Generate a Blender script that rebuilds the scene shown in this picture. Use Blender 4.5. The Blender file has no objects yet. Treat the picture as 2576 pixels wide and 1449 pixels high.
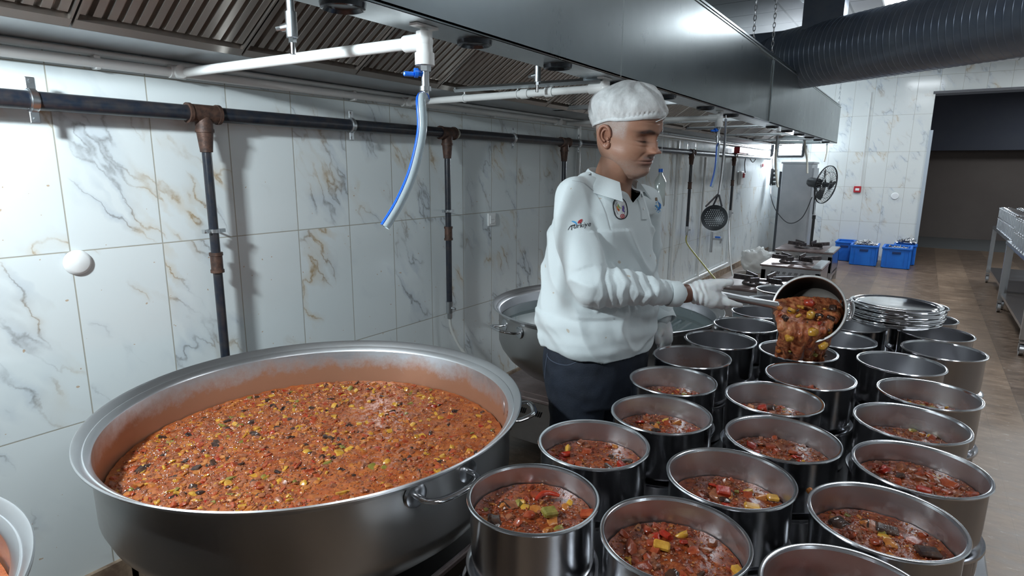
import bpy, math, random
import numpy as np
from mathutils import Vector, Matrix, noise
from mathutils.bvhtree import BVHTree
random.seed(7); rng = np.random.default_rng(7)
PI = math.pi
col = bpy.context.scene.collection
sc = bpy.context.scene

# ------------------------------------------------------------------ camera
F = 1500.0; PITCH = math.radians(11.4); ROLL = math.radians(.4); YAW = math.radians(34.2)
CX, CY = 1288, 724.5
CAM = np.array([0, 0, 1.55])
_h = np.array([-math.sin(YAW), math.cos(YAW), 0]); _r0 = np.array([math.cos(YAW), math.sin(YAW), 0]); _z = np.array([0, 0, 1.])
_f = _h*math.cos(PITCH) - _z*math.sin(PITCH); _u0 = _h*math.sin(PITCH) + _z*math.cos(PITCH)
_r = math.cos(ROLL)*_r0 + math.sin(ROLL)*_u0; _u = -math.sin(ROLL)*_r0 + math.cos(ROLL)*_u0
def at(px, py, k):
    "point of the room seen at photo pixel (px, py), k metres in front of the camera"
    return Vector(CAM + k*(_f + _r*(px-CX)/F - _u*(py-CY)/F))
cam = bpy.data.cameras.new('camera'); co = bpy.data.objects.new('camera', cam); col.objects.link(co)
cam.sensor_width = 36; cam.lens = 36*F/2576; cam.clip_start = .05; cam.clip_end = 100
M = Matrix(((_r[0], _u[0], -_f[0], 0), (_r[1], _u[1], -_f[1], 0), (_r[2], _u[2], -_f[2], 1.55), (0, 0, 0, 1)))
co.matrix_world = M
sc.camera = co

# ------------------------------------------------------------------ world, exposure, lights
w = bpy.data.worlds.new('world'); sc.world = w; w.use_nodes = True
w.node_tree.nodes['Background'].inputs[0].default_value = (.55, .6, .7, 1)
w.node_tree.nodes['Background'].inputs[1].default_value = .05
sc.view_settings.view_transform = 'Standard'; sc.view_settings.look = 'None'
sc.view_settings.gamma = 1; sc.view_settings.use_curve_mapping = False
sc.view_settings.exposure = 0.22
def area(loc, target, sx, sy, watts, color=(.86, .94, 1), name='lamp_or_fill_light'):
    l = bpy.data.lights.new(name, 'AREA'); l.shape = 'RECTANGLE'; l.size = sx; l.size_y = sy; l.energy = watts; l.color = color
    o = bpy.data.objects.new(name, l); o.location = loc
    o.rotation_euler = (Vector(target) - Vector(loc)).to_track_quat('-Z', 'Y').to_euler(); col.objects.link(o); return o
KEY = (-1.62, -.06, 2.02)
area(KEY, (-1.55, 1.9, .95), .14, .09, 36, (.84, .95, 1))                   # lamp of the hood, left of the picture
area((-2.10, 11.98, 1.94), (-.8, 4, 1.0), .30, .22, 60, (.8, .9, 1))          # floodlight on the far wall
PANELS = [(-.24, 7.2), (1.6, 7.2), (1.6, 3.6), (.2, 3.6), (.4, .4), (1.8, .4), (1.6, 10.4), (-.2, 10.2)]
for (x, y) in PANELS:
    area((x, y, 3.165), (x, y, 0), .55, .55, {(-.24, 7.2): 26, (1.6, 3.6): 22, (.2, 3.6): 7, (.4, .4): 2.5, (1.8, .4): 8, (1.6, 10.4): 26, (-.2, 10.2): 18, (1.6, 7.2): 34}[(x, y)])

area((2.2, 15.2, 2.9), (2.2, 15.6, 0), .6, .6, 16)      # unseen light added to brighten the dark storeroom

# ------------------------------------------------------------------ materials
def mat(name, color=(.8, .8, .8), rough=.5, metal=0, **k):
    m = bpy.data.materials.new(name); m.use_nodes = True; b = m.node_tree.nodes['Principled BSDF']
    b.inputs['Base Color'].default_value = (*color, 1); b.inputs['Roughness'].default_value = rough; b.inputs['Metallic'].default_value = metal
    for a, v in k.items():
        n = a.replace('_', ' ')
        b.inputs[n].default_value = v
    return m
class NB:
    "small helper to write node trees"
    def __init__(s, m): s.t = m.node_tree; s.b = s.t.nodes['Principled BSDF']
    def n(s, typ, ins=None, **props):
        nd = s.t.nodes.new(typ)
        for k, v in props.items(): setattr(nd, k, v)
        for k, v in (ins or {}).items():
            if hasattr(v, 'is_linked') or hasattr(v, 'links'): s.t.links.new(v, nd.inputs[k])
            else: nd.inputs[k].default_value = v
        return nd
    def math(s, op, a, b=0, c=0, clamp=False):
        nd = s.t.nodes.new('ShaderNodeMath'); nd.operation = op; nd.use_clamp = clamp
        for i, v in enumerate((a, b, c)):
            if hasattr(v, 'links'): s.t.links.new(v, nd.inputs[i])
            else: nd.inputs[i].default_value = v
        return nd.outputs[0]
    def mix(s, f, a, b, mode='MIX'):
        nd = s.t.nodes.new('ShaderNodeMix'); nd.data_type = 'RGBA'; nd.blend_type = mode
        for i, v in ((0, f), (6, a), (7, b)):
            if hasattr(v, 'links'): s.t.links.new(v, nd.inputs[i])
            else: nd.inputs[i].default_value = v if i == 0 else (*v, 1)
        return nd.outputs[2]
    def ramp(s, fac, stops):
        nd = s.t.nodes.new('ShaderNodeValToRGB'); s.t.links.new(fac, nd.inputs[0]); e = nd.color_ramp.elements
        while len(e) < len(stops): e.new(.5)
        for i, (p, c) in enumerate(stops): e[i].position = p; e[i].color = (*c, 1) if len(c) == 3 else c
        return nd.outputs[0]
    def noise(s, vec, scale, detail=4, rough=.5, out=0):
        nd = s.n('ShaderNodeTexNoise', {'Scale': scale, 'Detail': detail, 'Roughness': rough})
        if vec is not None: s.t.links.new(vec, nd.inputs['Vector'])
        return nd.outputs[out]
    def xyz(s, x, y, z):
        nd = s.t.nodes.new('ShaderNodeCombineXYZ')
        for i, v in enumerate((x, y, z)):
            if hasattr(v, 'links'): s.t.links.new(v, nd.inputs[i])
            else: nd.inputs[i].default_value = v
        return nd.outputs[0]
    def pos(s): return s.t.nodes.new('ShaderNodeNewGeometry').outputs['Position']
    def obj(s): return s.t.nodes.new('ShaderNodeTexCoord').outputs['Object']
    def sep(s, v):
        nd = s.t.nodes.new('ShaderNodeSeparateXYZ'); s.t.links.new(v, nd.inputs[0]); return nd.outputs
    def set(s, k, v): s.t.links.new(v, s.b.inputs[k])
    def bump(s, h, strength=.3, dist=.01):
        nd = s.n('ShaderNodeBump', {'Strength': strength, 'Distance': dist}); s.t.links.new(h, nd.inputs['Height']); s.t.links.new(nd.outputs[0], s.b.inputs['Normal'])

def tile_mat(name, axis, off, zoff=.062, tw=.30, th=.60):
    m = mat(name, rough=.12); n = NB(m); p = n.sep(n.pos()); a = p[axis]; z = p[2]
    u = n.math('DIVIDE', n.math('SUBTRACT', a, off), tw); v = n.math('DIVIDE', n.math('SUBTRACT', z, zoff), th)
    iu = n.math('FLOOR', u); iv = n.math('FLOOR', v); fu = n.math('FRACT', u); fv = n.math('FRACT', v)
    eu = n.math('MULTIPLY', n.math('SUBTRACT', .5, n.math('ABSOLUTE', n.math('SUBTRACT', fu, .5))), tw)
    ev = n.math('MULTIPLY', n.math('SUBTRACT', .5, n.math('ABSOLUTE', n.math('SUBTRACT', fv, .5))), th)
    e = n.math('MINIMUM', eu, ev)
    grout = n.math('LESS_THAN', e, .0021)
    wn = n.n('ShaderNodeTexWhiteNoise', noise_dimensions='2D'); n.t.links.new(n.xyz(iu, iv, 0), wn.inputs['Vector'])
    rnd = n.sep(wn.outputs['Color'])
    # veins run down to the right; each tile shows another piece of the slab
    r1 = n.math('MULTIPLY', n.math('FLOOR', n.math('MULTIPLY', rnd[0], 5)), 3.1)
    a2 = n.math('ADD', a, r1); z2 = n.math('ADD', z, n.math('MULTIPLY', n.math('FLOOR', n.math('MULTIPLY', rnd[1], 4)), 2.3))
    c, s = math.cos(math.radians(57)), math.sin(math.radians(57))
    across = n.math('ADD', n.math('MULTIPLY', a2, s), n.math('MULTIPLY', z2, c)); along = n.math('SUBTRACT', n.math('MULTIPLY', a2, c), n.math('MULTIPLY', z2, s))
    q = n.xyz(across, n.math('MULTIPLY', along, .32), r1)
    q3 = n.xyz(across, along, r1)
    wob = n.noise(q3, 5, 5, .6)
    qq = n.xyz(n.math('ADD', across, n.math('MULTIPLY', wob, .14)), n.math('MULTIPLY', along, .30), r1)
    v1 = n.noise(qq, 6.5, 3, .5); r = n.math('ABSOLUTE', n.math('SUBTRACT', v1, .5))
    mask = n.noise(q3, 3.2, 2, .5)
    mk = n.math('MULTIPLY', n.math('SUBTRACT', mask, .475), 6, clamp=True)
    thin = n.math('MULTIPLY', n.math('SUBTRACT', 1, n.math('DIVIDE', r, .016), clamp=True), mk)
    wide = n.math('MULTIPLY', n.math('SUBTRACT', 1, n.math('DIVIDE', r, .085), clamp=True), mk)
    hue = n.noise(q3, 2.2, 1, .5)
    gold = n.math('MULTIPLY', n.math('SUBTRACT', hue, .46), 9, clamp=True)
    if name.endswith('far'): thin = n.math('MULTIPLY', thin, .8)
    thin_c = n.mix(gold, (.24, .24, .24), (.38, .25, .11)); wide_c = n.mix(gold, (.52, .58, .64), (.66, .60, .50))
    base = (.74, .79, .80) if not name.endswith('far') else (.72, .74, .72)
    speck = n.noise(q3, 60, 2, .6)
    cc = n.mix(n.math('MULTIPLY', wide, .74), base, wide_c)
    cc = n.mix(n.math('MULTIPLY', n.math('MULTIPLY', thin, n.math('MULTIPLY', speck, 1.7, clamp=True)), .85), cc, thin_c)
    # cooking splashes
    sp = n.noise(n.pos(), 55, 1, .4); spl = n.math('MULTIPLY', n.math('GREATER_THAN', sp, .782), n.math('LESS_THAN', z, 1.5))
    cc = n.mix(n.math('MULTIPLY', spl, .65), cc, (.45, .24, .08))
    cc = n.mix(grout, cc, (.40, .385, .335))
    n.set('Base Color', cc)
    n.set('Roughness', n.math('ADD', n.math('MULTIPLY', grout, .6), n.math('ADD', .10, n.math('MULTIPLY', n.noise(n.pos(), 2, 2), .10))))
    n.bump(n.math('ADD', n.math('MINIMUM', n.math('DIVIDE', e, .003), 1), n.math('MULTIPLY', n.noise(n.pos(), 5, 1), .25)), .25, .002)
    return m
WALL_L = tile_mat('marble_tile_left', 1, .21); WALL_F = tile_mat('marble_tile_far', 0, .03)

def steel(name, base=(.62, .62, .62), rough=.2, scale=(40, 40, 2), var=.10, bump=.04, smudge=.5, dark=None, soot=None):
    m = mat(name, base, rough, 1); n = NB(m); o = n.obj()
    mp = n.n('ShaderNodeMapping', {'Scale': scale}); n.t.links.new(o, mp.inputs[0])
    br = n.noise(mp.outputs[0], 6, 3, .6); sm = n.noise(o, 5, 4, .6)
    n.set('Roughness', n.math('ADD', rough - var*.5, n.math('ADD', n.math('MULTIPLY', br, var*.5), n.math('MULTIPLY', sm, var))))
    c = n.mix(n.math('MULTIPLY', n.math('SUBTRACT', sm, .35, clamp=True), smudge), base, tuple(x*.62 for x in base))
    n.set('Base Color', c); n.bump(br, bump, .002)
    return m
STEEL = steel('brushed_steel', (.60, .61, .63), .20)
STEEL_POT = steel('pot_steel', (.50, .50, .52), .17, (1, 1, 60), .10, .03)
STEEL_IN = steel('pot_steel_inner', (.58, .585, .61), .30, (1, 1, 60), .12, .05)
STEEL_RIM = steel('pot_rim_steel', (.78, .79, .82), .15)
CAUL_RIM = steel('cauldron_rim_steel', (.80, .81, .83), .30)
STEEL_CAUL = steel('cauldron_steel', (.50, .49, .48), .30, (2, 2, 14), .14, .05)
STEEL_HOOD = steel('hood_steel', (.40, .45, .46), .27, (3, 30, 3), .10, .02, .6)
STEEL_LIP = steel('hood_lip_steel', (.55, .58, .60), .26, (3, 30, 3), .12, .02, .6)
BAFFLE = steel('baffle_steel', (.46, .42, .39), .32, (3, 3, 3), .14, .05, .9)
GALV = steel('galvanised', (.58, .60, .62), .30)
CHROME = mat('chrome', (.82, .82, .84), .08, 1)
def stained_inner(name, lo, hi, amount=1.0):
    m = steel(name, (.60, .625, .655), .32, (1, 1, 40), .14, .05); n = NB(m)
    old = n.b.inputs['Base Color'].links[0].from_socket; o = n.obj(); z = n.sep(o)[2]
    f = n.math('SUBTRACT', 1, n.math('DIVIDE', n.math('SUBTRACT', z, lo), hi-lo), clamp=True)
    nz = n.noise(o, 9 if amount >= 1 else 16, 8, .75)
    k = n.math('MULTIPLY', n.math('SUBTRACT', n.math('ADD', n.math('MULTIPLY', f, .62*amount), n.math('MULTIPLY', nz, .9)), .61 if amount >= 1 else .62), 2.8, clamp=True)
    n.set('Base Color', n.mix(n.math('MULTIPLY', k, .86), old, (.36, .125, .032)))
    n.set('Metallic', n.math('SUBTRACT', 1, n.math('MULTIPLY', k, .55)))
    return m
CAUL_IN = stained_inner('cauldron_stained_inner', -.13, -.005, 1.0)
POT_STAIN = stained_inner('pot_stained_inner', -.06, .03, .34)

def simple_noise(name, c1, c2, scale, rough=.5, metal=0, bump=0, detail=4, **k):
    m = mat(name, c1, rough, metal, **k); n = NB(m); o = n.obj(); v = n.noise(o, scale, detail, .6)
    n.set('Base Color', n.ramp(v, [(.35, c1), (.65, c2)]))
    if bump: n.bump(v, bump, .004)
    return m
BLACKPIPE = simple_noise('black_painted_pipe', (.012, .018, .030), (.035, .032, .035), 30, .28, 0, .15)
RUST = simple_noise('rusty_fitting', (.045, .027, .022), (.115, .06, .042), 40, .55, .3, .5)
PVC = simple_noise('white_pvc', (.78, .79, .78), (.70, .71, .70), 4, .35)
WHITE = mat('white_plastic', (.82, .83, .83), .3)
BLUEVALVE = mat('blue_plastic', (.01, .16, .75), .3)
BLACK = mat('black_plastic', (.015, .016, .018), .35)
IRON = simple_noise('cast_iron', (.035, .03, .032), (.10, .085, .085), 25, .42, .6, .4)
ENAMEL = simple_noise('greasy_plate', (.13, .09, .085), (.22, .17, .16), 9, .38, .4, .2)
BRASS = mat('brass', (.55, .42, .2), .3, 1)
RED = mat('red_plastic', (.45, .02, .03), .35)
BLUE = simple_noise('blue_crate_plastic', (.006, .12, .52), (.010, .16, .62), 5, .42)
DUCT = simple_noise('dark_duct_metal', (.17, .21, .28), (.22, .26, .32), 5, .30, .35, .05)
GUM = mat('yellow_gas_hose', (.42, .38, .12), .4)
GREYHOSE = mat('grey_gas_hose', (.5, .5, .48), .4)
TAPE = mat('cream_tape', (.62, .60, .50), .6)
INK = mat('black_ink', (.01, .01, .012), .6)
HOSE = mat('clear_hose', (.70, .80, .84), .12, Transmission_Weight=.55, IOR=1.35, Alpha=1)
HOSEBLUE = mat('hose_blue_stripe', (.01, .13, .70), .25)
GLASS_EMIT = mat('lamp_glass', (1, 1, 1), .3, Emission_Color=(.9, .96, 1, 1), Emission_Strength=45)
PANEL_EMIT = mat('panel_diffuser', (1, 1, 1), .4, Emission_Color=(.93, .97, 1, 1), Emission_Strength=6)
BAG = mat('clear_bag', (.85, .87, .86), .25, Transmission_Weight=.45, IOR=1.1)
FRIDGE = simple_noise('steel_cabinet', (.36, .38, .40), (.43, .44, .46), 3, .45, .35)
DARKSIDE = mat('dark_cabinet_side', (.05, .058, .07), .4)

def floor_mat():
    m = mat('stone_floor_tiles', rough=.3); n = NB(m); p = n.sep(n.pos()); W_ = .375
    u = n.math('DIVIDE', n.math('SUBTRACT', p[0], -.055), W_); v = n.math('DIVIDE', p[1], .375)
    iu = n.math('FLOOR', u); fu = n.math('FRACT', u); fv = n.math('FRACT', v); iv = n.math('FLOOR', v)
    eu = n.math('SUBTRACT', .5, n.math('ABSOLUTE', n.math('SUBTRACT', fu, .5))); ev = n.math('SUBTRACT', .5, n.math('ABSOLUTE', n.math('SUBTRACT', fv, .5)))
    half = n.math('ABSOLUTE', n.math('SUBTRACT', fu, .5))
    jt = n.math('MAXIMUM', n.math('LESS_THAN', n.math('MINIMUM', eu, ev), .005), n.math('MULTIPLY', n.math('LESS_THAN', half, .003), .6))
    par = n.math('ABSOLUTE', n.math('MODULO', iu, 2))
    st = n.xyz(n.math('MULTIPLY', p[0], 1.0), n.math('MULTIPLY', p[1], 2.6), n.math('MULTIPLY', n.math('ADD', iu, iv), 3.3))
    a = n.noise(st, 7, 6, .68); b_ = n.noise(st, 2.2, 3, .5)
    c1 = n.ramp(a, [(.30, (.085, .055, .037)), (.52, (.17, .115, .08)), (.74, (.31, .225, .165))])
    c2 = n.ramp(a, [(.25, (.12, .078, .052)), (.52, (.235, .16, .108)), (.8, (.38, .28, .20))])
    c = n.mix(par, c1, c2)
    c = n.mix(n.math('MULTIPLY', n.math('GREATER_THAN', n.noise(n.xyz(p[0], n.math('MULTIPLY', p[1], 2.5), 0), 16, 4, .7), .645), .45), c, (.62, .57, .50))
    c = n.mix(n.math('MULTIPLY', n.math('SUBTRACT', b_, .4, clamp=True), 1.0), c, (.10, .07, .05))
    c = n.mix(n.math('MULTIPLY', jt, .75), c, (.10, .075, .055)); n.set('Base Color', c)
    n.set('Roughness', n.math('ADD', .22, n.math('MULTIPLY', a, .3))); n.bump(a, .12, .004)
    return m
FLOOR = floor_mat()
BASEB = simple_noise('stone_skirting', (.15, .10, .07), (.36, .27, .19), 12, .5, 0, .2)

# ------------------------------------------------------------------ mesh builder
class MB:
    def __init__(s): s.v = []; s.f = []; s.m = []
    def add(s, vs, fs, mi=0):
        o = len(s.v); s.v += [tuple(v) for v in vs]; s.f += [tuple(i+o for i in f) for f in fs]; s.m += [mi]*len(fs); return s
    def box(s, c, d, mi=0, R=None, bev=0):
        x, y, z = (q/2 for q in d)
        if bev <= 0:
            vs = [(i*x, j*y, k*z) for i in (-1, 1) for j in (-1, 1) for k in (-1, 1)]
            fs = [(0, 1, 3, 2), (4, 6, 7, 5), (0, 4, 5, 1), (2, 3, 7, 6), (0, 2, 6, 4), (1, 5, 7, 3)]
        else:
            b = min(bev, x*.9, y*.9, z*.9); vs = []; fs = []
            def vid(i, j, k, ax):
                P_ = [i*(x-b), j*(y-b), k*(z-b)]; P_[ax] = (i*x, j*y, k*z)[ax]; vs.append(tuple(P_)); return len(vs)-1
            V = {(i, j, k, ax): vid(i, j, k, ax) for i in (-1, 1) for j in (-1, 1) for k in (-1, 1) for ax in range(3)}
            for sx in (-1, 1):
                fs.append([V[(sx, j, k, 0)] for j, k in ((-1, -1), (1, -1), (1, 1), (-1, 1))][::sx])
                fs.append([V[(j, sx, k, 1)] for j, k in ((-1, -1), (1, -1), (1, 1), (-1, 1))][::-sx])
                fs.append([V[(j, k, sx, 2)] for j, k in ((-1, -1), (1, -1), (1, 1), (-1, 1))][::sx])
            for a in (-1, 1):
                for b2 in (-1, 1):
                    fs.append([V[(a, b2, -1, 0)], V[(a, b2, 1, 0)], V[(a, b2, 1, 1)], V[(a, b2, -1, 1)]][::a*b2])
                    fs.append([V[(a, -1, b2, 0)], V[(a, 1, b2, 0)], V[(a, 1, b2, 2)], V[(a, -1, b2, 2)]][::-a*b2])
                    fs.append([V[(-1, a, b2, 1)], V[(1, a, b2, 1)], V[(1, a, b2, 2)], V[(-1, a, b2, 2)]][::a*b2])
            for i in (-1, 1):
                for j in (-1, 1):
                    for k in (-1, 1): fs.append([V[(i, j, k, 0)], V[(i, j, k, 1)], V[(i, j, k, 2)]][::i*j*k])
        if R is not None: vs = [R @ Vector(v) for v in vs]
        return s.add([(v[0]+c[0], v[1]+c[1], v[2]+c[2]) for v in vs], fs, mi)
    def lathe(s, prof, seg=48, c=(0, 0, 0), mi=0, closed=False, R=None):
        vs = []; fs = []
        for (r, z) in prof:
            for i in range(seg):
                a = 2*PI*i/seg; vs.append(Vector((r*math.cos(a), r*math.sin(a), z)))
        if R is not None: vs = [R @ v for v in vs]
        vs = [(v[0]+c[0], v[1]+c[1], v[2]+c[2]) for v in vs]
        n = len(prof)
        for j in range(n-1 + (1 if closed else 0)):
            j2 = (j+1) % n
            for i in range(seg):
                i2 = (i+1) % seg; fs.append((j*seg+i, j*seg+i2, j2*seg+i2, j2*seg+i))
        return s.add(vs, fs, mi)
    def tube(s, pts, r, seg=12, mi=0, caps=True, flat=None, loop=False):
        pts = [Vector(p) for p in pts]; n = len(pts); rs = r if hasattr(r, '__len__') else [r]*n
        vs = []; fs = []; prev = None
        for i, p in enumerate(pts):
            if loop: d = pts[(i+1) % n]-pts[i-1]
            else: d = pts[min(i+1, n-1)]-pts[max(i-1, 0)]
            d.normalize()
            if prev is None:
                a = Vector((0, 0, 1)) if abs(d.z) < .9 else Vector((1, 0, 0)); x = d.cross(a).normalized()
            else: x = (prev - d*prev.dot(d)).normalized()
            prev = x; y = d.cross(x)
            fx, fy = flat if flat else (1, 1)
            for k in range(seg):
                t = 2*PI*k/seg; vs.append(p + x*(math.cos(t)*rs[i]*fx) + y*(math.sin(t)*rs[i]*fy))
        m = n if loop else n-1
        for i in range(m):
            i2 = (i+1) % n
            for k in range(seg):
                k2 = (k+1) % seg; fs.append((i*seg+k, i*seg+k2, i2*seg+k2, i2*seg+k))
        if caps and not loop: fs.append(tuple(range(seg))[::-1]); fs.append(tuple((n-1)*seg+k for k in range(seg)))
        return s.add(vs, fs, mi)
    def sphere(s, c, r, mi=0, seg=16, rings=10, R=None):
        rx, ry, rz = r if hasattr(r, '__len__') else (r, r, r); vs = [Vector((0, 0, rz))]; fs = []
        for j in range(1, rings):
            ph = PI*j/rings
            for i in range(seg):
                a = 2*PI*i/seg; vs.append(Vector((rx*math.sin(ph)*math.cos(a), ry*math.sin(ph)*math.sin(a), rz*math.cos(ph))))
        vs.append(Vector((0, 0, -rz))); L = len(vs)-1
        for i in range(seg):
            i2 = (i+1) % seg; fs.append((0, 1+i, 1+i2)); fs.append((L, L-seg+i2, L-seg+i))
            for j in range(rings-2): fs.append((1+j*seg+i, 1+(j+1)*seg+i, 1+(j+1)*seg+i2, 1+j*seg+i2))
        if R is not None: vs = [R @ v for v in vs]
        return s.add([(v[0]+c[0], v[1]+c[1], v[2]+c[2]) for v in vs], fs, mi)
    def loft(s, rings, mi=0, caps=True, closed=True):
        n = len(rings[0]); vs = [v for r in rings for v in r]; fs = []
        for j in range(len(rings)-1):
            for i in range(n if closed else n-1):
                i2 = (i+1) % n; fs.append((j*n+i, j*n+i2, (j+1)*n+i2, (j+1)*n+i))
        if caps: fs.append(tuple(range(n))[::-1]); fs.append(tuple((len(rings)-1)*n+i for i in range(n)))
        return s.add(vs, fs, mi)
    def prism(s, poly, d, mi=0):
        "poly: list of 3d points, extruded by vector d"
        n = len(poly); vs = [Vector(p) for p in poly]+[Vector(p)+Vector(d) for p in poly]
        fs = [tuple(range(n))[::-1], tuple(range(n, 2*n))]+[(i, (i+1) % n, n+(i+1) % n, n+i) for i in range(n)]
        return s.add(vs, fs, mi)
    def mesh(s, name):
        me = bpy.data.meshes.new(name); me.from_pydata(s.v, [], s.f); me.update(); return me
    def build(s, name, mats, parent=None, smooth=True, ang=40, origin=None):
        if not isinstance(mats, (list, tuple)): mats = [mats]
        if origin is not None: s.v = [(v[0]-origin[0], v[1]-origin[1], v[2]-origin[2]) for v in s.v]
        me = s.mesh(name)
        for m in mats: me.materials.append(m)
        me.polygons.foreach_set('material_index', s.m)
        if smooth:
            me.polygons.foreach_set('use_smooth', [True]*len(me.polygons)); me.set_sharp_from_angle(angle=math.radians(ang))
        o = bpy.data.objects.new(name, me); col.objects.link(o)
        if origin is not None: o.location = origin
        if parent is not None: o.parent = parent
        return o
def tag(o, label=None, cat=None, group=None, kind=None):
    if label: o['label'] = label
    if cat: o['category'] = cat
    if group: o['group'] = group
    if kind: o['kind'] = kind
    return o
def empty(name, loc, label, cat, group=None, rz=0):
    o = bpy.data.objects.new(name, None); col.objects.link(o); o.location = loc; o.rotation_euler = (0, 0, rz); o.empty_display_size = .05
    return tag(o, label, cat, group)
def struct(name, mb, m, **k): return tag(mb.build(name, m, smooth=False, **k), kind='structure')
def dup(root, loc, label=None, group=None, rz=None):
    r = root.copy(); col.objects.link(r); r.location = loc
    if rz is not None: r.rotation_euler = (0, 0, rz)
    for ch in root.children:
        c = ch.copy(); col.objects.link(c); c.parent = r
        for g in ch.children:
            d = g.copy(); col.objects.link(d); d.parent = c
    if label: r['label'] = label
    if group: r['group'] = group
    return r
def curve_pts(P, n=8):
    "smooth curve through control points"
    P = [Vector(p) for p in P]; out = []
    for i in range(len(P)-1):
        p0 = P[max(i-1, 0)]; p1 = P[i]; p2 = P[i+1]; p3 = P[min(i+2, len(P)-1)]
        for k in range(n):
            t = k/n; out.append(.5*((2*p1)+(p2-p0)*t+(2*p0-5*p1+4*p2-p3)*t*t+(3*p1-p0-3*p2+p3)*t**3))
    out.append(P[-1]); return out
def ordinal(i): return ['first', 'second', 'third', 'fourth', 'fifth', 'sixth', 'seventh', 'eighth', 'ninth', 'tenth'][i]

# ------------------------------------------------------------------ room shell
YF = 12.2; H = 3.2
struct('floor', MB().box((.8, 6, -.05), (6.5, 18, .1)), FLOOR)
struct('wall_left', MB().box((-2.42, 4.6, H/2), (.14, 15.4, H)), WALL_L)
struct('wall_far', MB().box((-1.19, YF+.1, H/2), (2.32+.02, .2, H)).box((1.35, YF+.1, (2.80+H)/2), (2.74, .2, H-2.80)).box((3.36, YF+.1, H/2), (1.28, .2, H)), WALL_F)
PLAIN = mat('plain_wall', (.55, .57, .58), .5)
struct('wall_right', MB().box((4.07, 4.6, H/2), (.14, 15.4, H)), tile_mat('marble_tile_right', 1, .1))
struct('wall_back', MB().box((.8, -3.07, H/2), (6.6, .14, H)), PLAIN)
def ceil_mat():
    m = mat('ceiling_panels', (.5, .5, .5), .6); n = NB(m); p = n.sep(n.pos())
    fu = n.math('FRACT', n.math('DIVIDE', n.math('ADD', p[0], 9.54), .6)); fv = n.math('FRACT', n.math('DIVIDE', n.math('ADD', p[1], 8.1), .6))
    e = n.math('MINIMUM', n.math('ABSOLUTE', n.math('SUBTRACT', fu, .5)), n.math('ABSOLUTE', n.math('SUBTRACT', fv, .5)))
    g = n.math('LESS_THAN', e, .018); n.set('Base Color', n.mix(g, (.66, .67, .68), (.32, .33, .34))); return m
struct('ceiling', MB().box((.8, 4.6, H+.05), (6.6, 15.5, .1)), ceil_mat())
struct('baseboard_left', MB().box((-2.341, 4.6, .045), (.018, 15.3, .09)), BASEB)
struct('trim_1', MB().box((-.005, YF+.09, 1.1), (.05, .24, 2.2)), mat('grey_door_frame', (.42, .47, .52), .4))
struct('trim_2', MB().box((1.33, YF+.0, 2.79), (2.76, .05, .04)), mat('door_head_trim', (.10, .10, .11), .5))
# dark room behind the doorway
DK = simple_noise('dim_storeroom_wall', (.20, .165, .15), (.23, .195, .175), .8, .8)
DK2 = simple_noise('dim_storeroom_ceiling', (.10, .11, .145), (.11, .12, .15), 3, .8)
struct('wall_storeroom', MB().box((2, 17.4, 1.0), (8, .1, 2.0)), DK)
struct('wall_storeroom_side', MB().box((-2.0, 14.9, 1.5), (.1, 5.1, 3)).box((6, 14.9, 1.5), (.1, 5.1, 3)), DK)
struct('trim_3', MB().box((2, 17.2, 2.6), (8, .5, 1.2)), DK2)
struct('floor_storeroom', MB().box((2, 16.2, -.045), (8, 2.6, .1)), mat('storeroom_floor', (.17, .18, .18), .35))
# ceiling lamps
for i, (x, y) in enumerate(PANELS):
    t = empty('ceiling_lamp', (x, y, H), ['square ceiling light panel above the dark duct' if i == 0 else 'square ceiling light panel over the kitchen, outside the picture'][0], 'ceiling light', 'square ceiling light panels')
    MB().box((0, 0, -.012), (.62, .62, .024)).build('frame', WHITE, t, smooth=False); MB().box((0, 0, -.027), (.58, .58, .006)).build('diffuser', PANEL_EMIT, t, smooth=False)

# ------------------------------------------------------------------ extraction hood
HX = -1.12; HZ = 1.93; HT = 2.43; HY0 = -.30; HY1 = 10.05
hood = empty('extractor_hood', (-1.75, 4.8, HZ), 'long stainless steel extractor hood hanging over the cauldrons along the tiled wall', 'extractor hood')
def hadd(mb, name, m, **k):
    o = mb.build(name, m, **k); o.parent = hood; o.matrix_parent_inverse = Matrix.Translation(hood.location).inverted(); return o
edges = [HY0, .55, 2.46, 4.88, 5.42, 7.98, HY1]
for a, b in zip(edges[:-1], edges[1:]):
    dx = -.012 if (a, b) == (4.88, 5.42) else 0
    mb = MB().box((HX-.006+dx, (a+b)/2, (HZ+HT)/2), (.012, b-a-.004, HT-HZ), bev=.003)
    mb.box((HX-.02, (a+b)/2, HT+.004), (.05, b-a-.004, .012), bev=.002)
    hadd(mb, 'front_panel', STEEL_HOOD)
hadd(MB().box((HX-.075, (HY0+HY1)/2, HZ+.006), (.15, HY1-HY0, .012), bev=.003).box((HX-.150, (HY0+HY1)/2, HZ+.03), (.008, HY1-HY0, .05)), 'bottom_lip', STEEL_LIP)
hadd(MB().box((-2.192, (HY0+HY1)/2, HZ+.003), (.30, HY1-HY0, .006)).box((-2.042, (HY0+HY1)/2, HZ+.022), (.008, HY1-HY0, .044)), 'grease_gutter', GALV)
hadd(MB().box((-1.735, (HY0+HY1)/2, HT+.03), (1.22, HY1-HY0, .012)).box((-2.342, (HY0+HY1)/2, (HT+HZ)/2), (.012, HY1-HY0, .5)), 'top_sheet', STEEL_HOOD)
for y in (HY0+.006, HY1-.006): hadd(MB().box((-1.735, y, (HZ+HT)/2), (1.22, .012, .5)), 'end_panel', STEEL_HOOD)
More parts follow.
